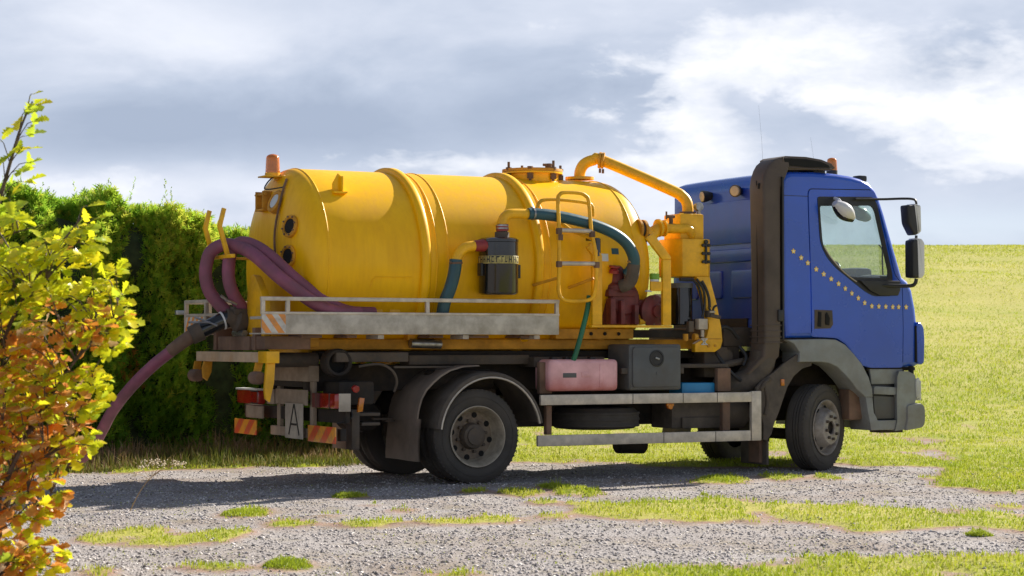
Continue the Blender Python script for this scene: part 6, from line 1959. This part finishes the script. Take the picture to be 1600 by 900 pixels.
# ================================================================== FOREGROUND OAK
def leaf_mat(name, col, tcol, mix=0.52, rough=0.33):
    m = bpy.data.materials.new(name)
    m.use_nodes = True
    t = m.node_tree
    p = t.nodes['Principled BSDF']
    oi = N(t, 'ShaderNodeTexCoord')
    nz = NOISE(t, oi.outputs['Object'], 34, 4, 0.6)
    c = MIX(t, RAMP(t, nz, [(0.38, 0.0), (0.68, 1.0)]), col, tcol)
    t.links.new(c, p.inputs['Base Color'])
    p.inputs['Roughness'].default_value = rough
    p.inputs['Specular IOR Level'].default_value = 0.8
    tr = N(t, 'ShaderNodeBsdfTranslucent')
    t.links.new(c, tr.inputs[0])
    mx = N(t, 'ShaderNodeMixShader'); mx.inputs[0].default_value = mix
    t.links.new(p.outputs[0], mx.inputs[1]); t.links.new(tr.outputs[0], mx.inputs[2])
    t.links.new(mx.outputs[0], t.nodes['Material Output'].inputs[0])
    return m


LM = [leaf_mat('yellow green oak leaf', (0.70, 0.70, 0.020), (0.52, 0.60, 0.020)),
      leaf_mat('yellow oak leaf', (0.86, 0.74, 0.030), (0.72, 0.66, 0.02)),
      leaf_mat('green oak leaf', (0.36, 0.50, 0.035), (0.50, 0.56, 0.03)),
      leaf_mat('orange brown oak leaf', (0.82, 0.34, 0.055), (0.60, 0.22, 0.04), 0.45),
      leaf_mat('brown oak leaf', (0.58, 0.22, 0.05), (0.74, 0.36, 0.10), 0.40),
      leaf_mat('pale dry oak leaf', (0.86, 0.62, 0.38), (0.68, 0.42, 0.20), 0.40)]


def leaf_shape(seed, L=0.092):
    rr = random.Random(seed)
    half = [(0.0, 0.004), (0.10, 0.010), (0.20, 0.020), (0.26, 0.012), (0.38, 0.029), (0.45, 0.017), (0.58, 0.036), (0.66, 0.021), (0.80, 0.032), (0.90, 0.020), (1.0, 0.0)]
    half = [(t, w * rr.uniform(0.85, 1.15)) for t, w in half]
    curl = rr.uniform(-0.25, 0.35); fold = rr.uniform(0.15, 0.55)

    def P(t, w):
        return (t * L + 0.012, w, fold * abs(w) + curl * (t * L) ** 2 * 8 - 0.1 * abs(w) * math.sin(t * 9))
    vs = []
    for t, w in half: vs.append(P(t, 0.0))
    for t, w in half: vs.append(P(t, w))
    for t, w in half: vs.append(P(t, -w))
    m = len(half)
    fs = []
    for i in range(m - 1):
        fs.append((i, i + 1, m + i + 1)); fs.append((i, m + i + 1, m + i))
        fs.append((i, 2 * m + i + 1, i + 1)); fs.append((i, 2 * m + i, 2 * m + i + 1))
    # stalk
    b = len(vs)
    vs += [(-0.006, 0.0008, 0), (-0.006, -0.0008, 0)]
    fs.append((b, b + 1, 0))
    return vs, fs


SHAPES = [leaf_shape(s) for s in range(5)]
LMESH = {}
for si, (lv, lf) in enumerate(SHAPES):
    for mi, m in enumerate(LM):
        me = bpy.data.meshes.new('leaf')
        me.from_pydata(lv, [], lf)
        me.materials.append(m)
        me.polygons.foreach_set('use_smooth', [True] * len(me.polygons))
        LMESH[(si, mi)] = me

bush = thing('young_oak', (*uv2xy(-2.95, 11.0), 0.0), 'young oak with yellow-green and rusty brown autumn leaves filling the left edge', 'tree')
BARK = pmat('oak bark', (0.14, 0.10, 0.075), 0.85, var=0.3, vscale=20, bump=0.6, bscale=60)
SC = 11.0 / 3160.0


def edge_u(z):
    """right-hand outline of the crown at height z"""
    pts = [(-0.1, -2.44), (0.25, -2.42), (0.42, -2.40), (0.50, -2.33), (0.62, -2.42), (0.75, -2.16), (0.95, -2.16), (1.15, -2.12), (1.30, -2.08), (1.50, -1.98), (1.62, -2.04), (1.80, -2.12), (1.97, -2.18), (2.06, -2.30), (2.18, -2.62), (2.30, -2.66)]
    if z >= pts[-1][0]: return pts[-1][1]
    for (a, b), (c, d) in zip(pts, pts[1:]):
        if a <= z <= c: return b + (d - b) * (z - a) / (c - a)
    return pts[0][1]


rb = random.Random(21)
clusters = []
# dense crown
tries = 0
while len(clusters) < 600 and tries < 20000:
    tries += 1
    z = rb.uniform(0.0, 2.06)
    if z > 1.92 and rb.random() < 0.35: continue
    e = edge_u(z) - 0.07 + 0.11 * mnoise.noise(Vector((z * 4.5, 3.1, 0.2)))
    u_ = rb.uniform(-3.6, e)
    if u_ < -3.1 and rb.random() < 0.5: continue
    if mnoise.noise(Vector((u_ * 2.6 + 5, z * 3.4, 0.7))) < -0.20 - 0.4 * max(0.0, (e - u_) - 0.4) - (0.25 if z < 0.9 else 0): continue
    v_ = 11.0 + rb.uniform(-0.40, 0.30) * min(1.0, 0.35 + (e - u_) * 1.4)
    if any((u_ - a) ** 2 + (v_ - b) ** 2 * 0.5 + (z - c) ** 2 < 0.068 ** 2 for a, b, c in clusters): continue
    clusters.append((u_, v_, z))
nodes = {}
stems = [[(-2.95, 11.0, -0.05), (-2.92, 11.0, 0.5), (-2.84, 10.98, 1.0), (-2.72, 10.97, 1.45), (-2.50, 10.95, 1.80), (-2.33, 10.94, 2.02)],
         [(-3.05, 11.05, -0.05), (-3.06, 11.08, 0.7), (-3.0, 11.1, 1.4), (-2.86, 11.08, 1.95), (-2.76, 11.05, 2.28), (-2.685, 11.03, 2.52), (-2.62, 11.02, 2.66)],
         [(-2.92, 10.9, -0.05), (-2.80, 10.85, 0.35), (-2.62, 10.85, 0.8), (-2.42, 10.9, 1.15), (-2.22, 10.92, 1.42)],
         [(-3.15, 11.0, -0.05), (-3.3, 10.95, 0.8), (-3.42, 10.9, 1.6), (-3.35, 10.9, 2.1)],
         [(-2.9, 11.15, -0.05), (-2.74, 11.2, 0.6), (-2.5, 11.2, 0.95), (-2.3, 11.15, 1.1)],
         [(-3.0, 11.0, 1.5), (-2.95, 10.98, 1.78), (-2.74, 10.97, 1.92), (-2.55, 10.96, 1.98)]]
stem_nodes = []
for st_ in stems:
    r0 = 0.022 if st_[0][2] < 0.1 else 0.010
    rs = [r0 * (1 - 0.82 * i / (len(st_) - 1)) for i in range(len(st_))]
    MB().tube([(*uv2xy(a, b), c) for a, b, c in st_], rs, 8, smooth=5).build('stem', BARK, bush)
    for i in range(len(st_) - 1):
        for k in range(6):
            t = k / 6
            stem_nodes.append(tuple(st_[i][j] * (1 - t) + st_[i + 1][j] * t for j in range(3)))
# leaders with sparse leaves against the sky
extra = [(-2.62, 11.02, 2.70), (-2.585, 11.02, 2.64), (-2.66, 11.02, 2.60), (-2.60, 11.03, 2.55), (-2.66, 11.03, 2.47), (-2.63, 11.03, 2.40), (-2.72, 11.04, 2.38), (-2.70, 11.04, 2.28), (-2.66, 11.03, 2.22), (-2.74, 11.0, 2.14), (-2.78, 11.0, 2.34), (-2.80, 11.0, 2.45), (-2.62, 11.0, 2.32), (-2.30, 10.95, 2.08), (-2.24, 10.95, 2.02), (-2.72, 11.0, 2.05)]
twigs = MB()
leaves = []
for ci, (u_, v_, z) in enumerate(clusters + extra):
    sparse = ci >= len(clusters)
    # join to the nearest lower node nearer the trunk
    best = min(stem_nodes, key=lambda q: (q[0] - u_) ** 2 + (q[1] - v_) ** 2 + 1.6 * (q[2] - (z - 0.12)) ** 2 + (0.15 if q[2] > z else 0))
    tipv = Vector((u_, v_, z)); bv = Vector(best)
    mid = bv.lerp(tipv, 0.55) + Vector((0, 0, 0.04))
    tw = 0.0045 if not sparse else 0.0035
    twigs.tube([(*uv2xy(q.x, q.y), q.z) for q in (bv, mid, tipv)], [tw, tw * 0.8, tw * 0.4], 5, smooth=2)
    if not sparse and ci % 3 == 0:
        stem_nodes.append(tuple(mid))
    td = (tipv - mid).normalized()
    nl = rb.randint(7, 11) if not sparse else rb.randint(2, 3)
    for k in range(nl):
        a = k * 2.4 + rb.random()
        back = rb.uniform(0, 0.05) if not sparse else rb.uniform(0, 0.03)
        pos = tipv - td * back
        side = Vector((math.cos(a), math.sin(a) * 0.9, math.sin(a * 1.7) * 0.55 - 0.10))
        d = (side * 0.9 + td * 0.55 + Vector((0.10, -0.10, -0.05))).normalized()
        up = Vector((rb.uniform(-0.6, 0.6), rb.uniform(-0.9, 0.3), rb.uniform(0.4, 1.2))).normalized()
        # colour zone
        inner = (edge_u(z) - u_)
        pb = 0.0
        if z < 1.55: pb = min(1.0, max(0.0, (inner - 0.10) / 0.28)) * min(1.0, (1.62 - z) / 0.35)
        if z < 0.75: pb = max(pb, 0.55)
        if sparse: pb = 0.0
        blot = mnoise.noise(Vector((u_ * 3, z * 3, 1.3)))
        pb = min(0.74, max(0.02, pb * (0.80 + 1.1 * blot)))
        if rb.random() < pb: mi = rb.choice([3, 3, 4, 4, 5, 3, 1])
        else: mi = rb.choice([0, 0, 0, 1, 1, 2, 0] if z < 1.9 else [0, 0, 1, 2, 2, 0])
        leaves.append((pos, d, up, rb.randrange(5), mi, rb.uniform(0.50, 1.08) * (1.22 if sparse else 1.0)))
twigs.build('twigs', BARK, bush)['kind'] = 'stuff'


def leaf_matrix(pos, d, up, s):
    yv = up.cross(d).normalized()
    zv = d.cross(yv).normalized()
    x, y = uv2xy(pos.x, pos.y)
    dw = Vector((rx_ * d.x + fx * d.y, ry_ * d.x + fy * d.y, d.z))
    yw = Vector((rx_ * yv.x + fx * yv.y, ry_ * yv.x + fy * yv.y, yv.z))
    zw = dw.cross(yw)
    return Matrix(((dw.x * s, yw.x * s, zw.x * s, x), (dw.y * s, yw.y * s, zw.y * s, y), (dw.z * s, yw.z * s, zw.z * s, pos.z), (0, 0, 0, 1)))


# the leaves that show largest (nearest the camera, inside the picture) are parts of their own
def shows(l):
    p = l[0]
    px = 800 + p.x / p.y * 3160
    if px < 4 or p.z < 0.05: return 1e9
    return p.y - l[5] * 0.8


order = sorted(range(len(leaves)), key=lambda i: shows(leaves[i]))
front = set(order[:290])
broot = Matrix.Translation(-bush.location)
bv_, bf_, bm_ = [], [], []
for i, (pos, d, up, si, mi, s) in enumerate(leaves):
    mtx = leaf_matrix(pos, d, up, s)
    if i in front:
        o = bpy.data.objects.new('leaf', LMESH[(si, mi)])
        COL.objects.link(o)
        o.parent = bush
        o.matrix_parent_inverse = broot
        o.matrix_basis = mtx
    else:
        lv, lf = SHAPES[si]
        n0 = len(bv_)
        bv_.extend([tuple(mtx @ Vector(p)) for p in lv])
        bf_.extend([tuple(q + n0 for q in f) for f in lf])
        bm_.extend([mi] * len(lf))
me = raw_mesh('leaves', np.array(bv_), np.array(bf_), 3, LM, matidx=bm_, smooth=True)
o = link_mesh('leaves', me, bush); o['kind'] = 'stuff'

# ---- dried umbel weed in front of the gravel
wx, wy = uv2xy(-3.05, 16.2)
weed = thing('dried_weed', (wx, wy, 0.0), 'thin dried weed with cream seed heads leaning over the shaded gravel by the oak', 'weed')
STRAW = pmat('dry straw stem', (0.42, 0.27, 0.12), 0.8)
SEED = pmat('cream seed head', (0.62, 0.52, 0.36), 0.9)


def W(u_, v_, z): return (*uv2xy(u_, v_), z)


MB().tube([W(-3.06, 16.2, -0.02), W(-2.98, 16.2, 0.14), W(-2.90, 16.2, 0.25), W(-2.82, 16.2, 0.31)], [0.004, 0.0035, 0.003, 0.0025], 6, smooth=4).build('stem', STRAW, weed)
rw_ = random.Random(4)
for k in range(9):
    t = k / 8
    tip = (-3.00 + 0.36 * t + rw_.uniform(-0.02, 0.02), 16.2 + rw_.uniform(-0.05, 0.05), 0.30 + 0.085 * math.sin(t * 2.6) + rw_.uniform(-0.02, 0.03))
    st_ = (-2.90 + 0.05 * t, 16.2, 0.25 + 0.05 * t)
    br = MB().tube([W(*st_), W(tip[0] * 0.5 + st_[0] * 0.5, 16.2, tip[2] * 0.6 + st_[2] * 0.4), W(*tip)], [0.002, 0.0015, 0.0012], 5)
    br.build('seed_stalk', STRAW, weed)
    hd = MB()
    for j in range(16):
        c = W(tip[0] + rw_.gauss(0, 0.016), tip[1] + rw_.gauss(0, 0.016), tip[2] + rw_.gauss(0, 0.012))
        r = rw_.uniform(0.005, 0.010)
        hd.add([(c[0] + r * a, c[1] + r * b, c[2] + r * c2) for a, b, c2 in oct_v], [tuple(f) for f in oct_f])
    hd.build('seed_head', SEED, weed, smooth=False)
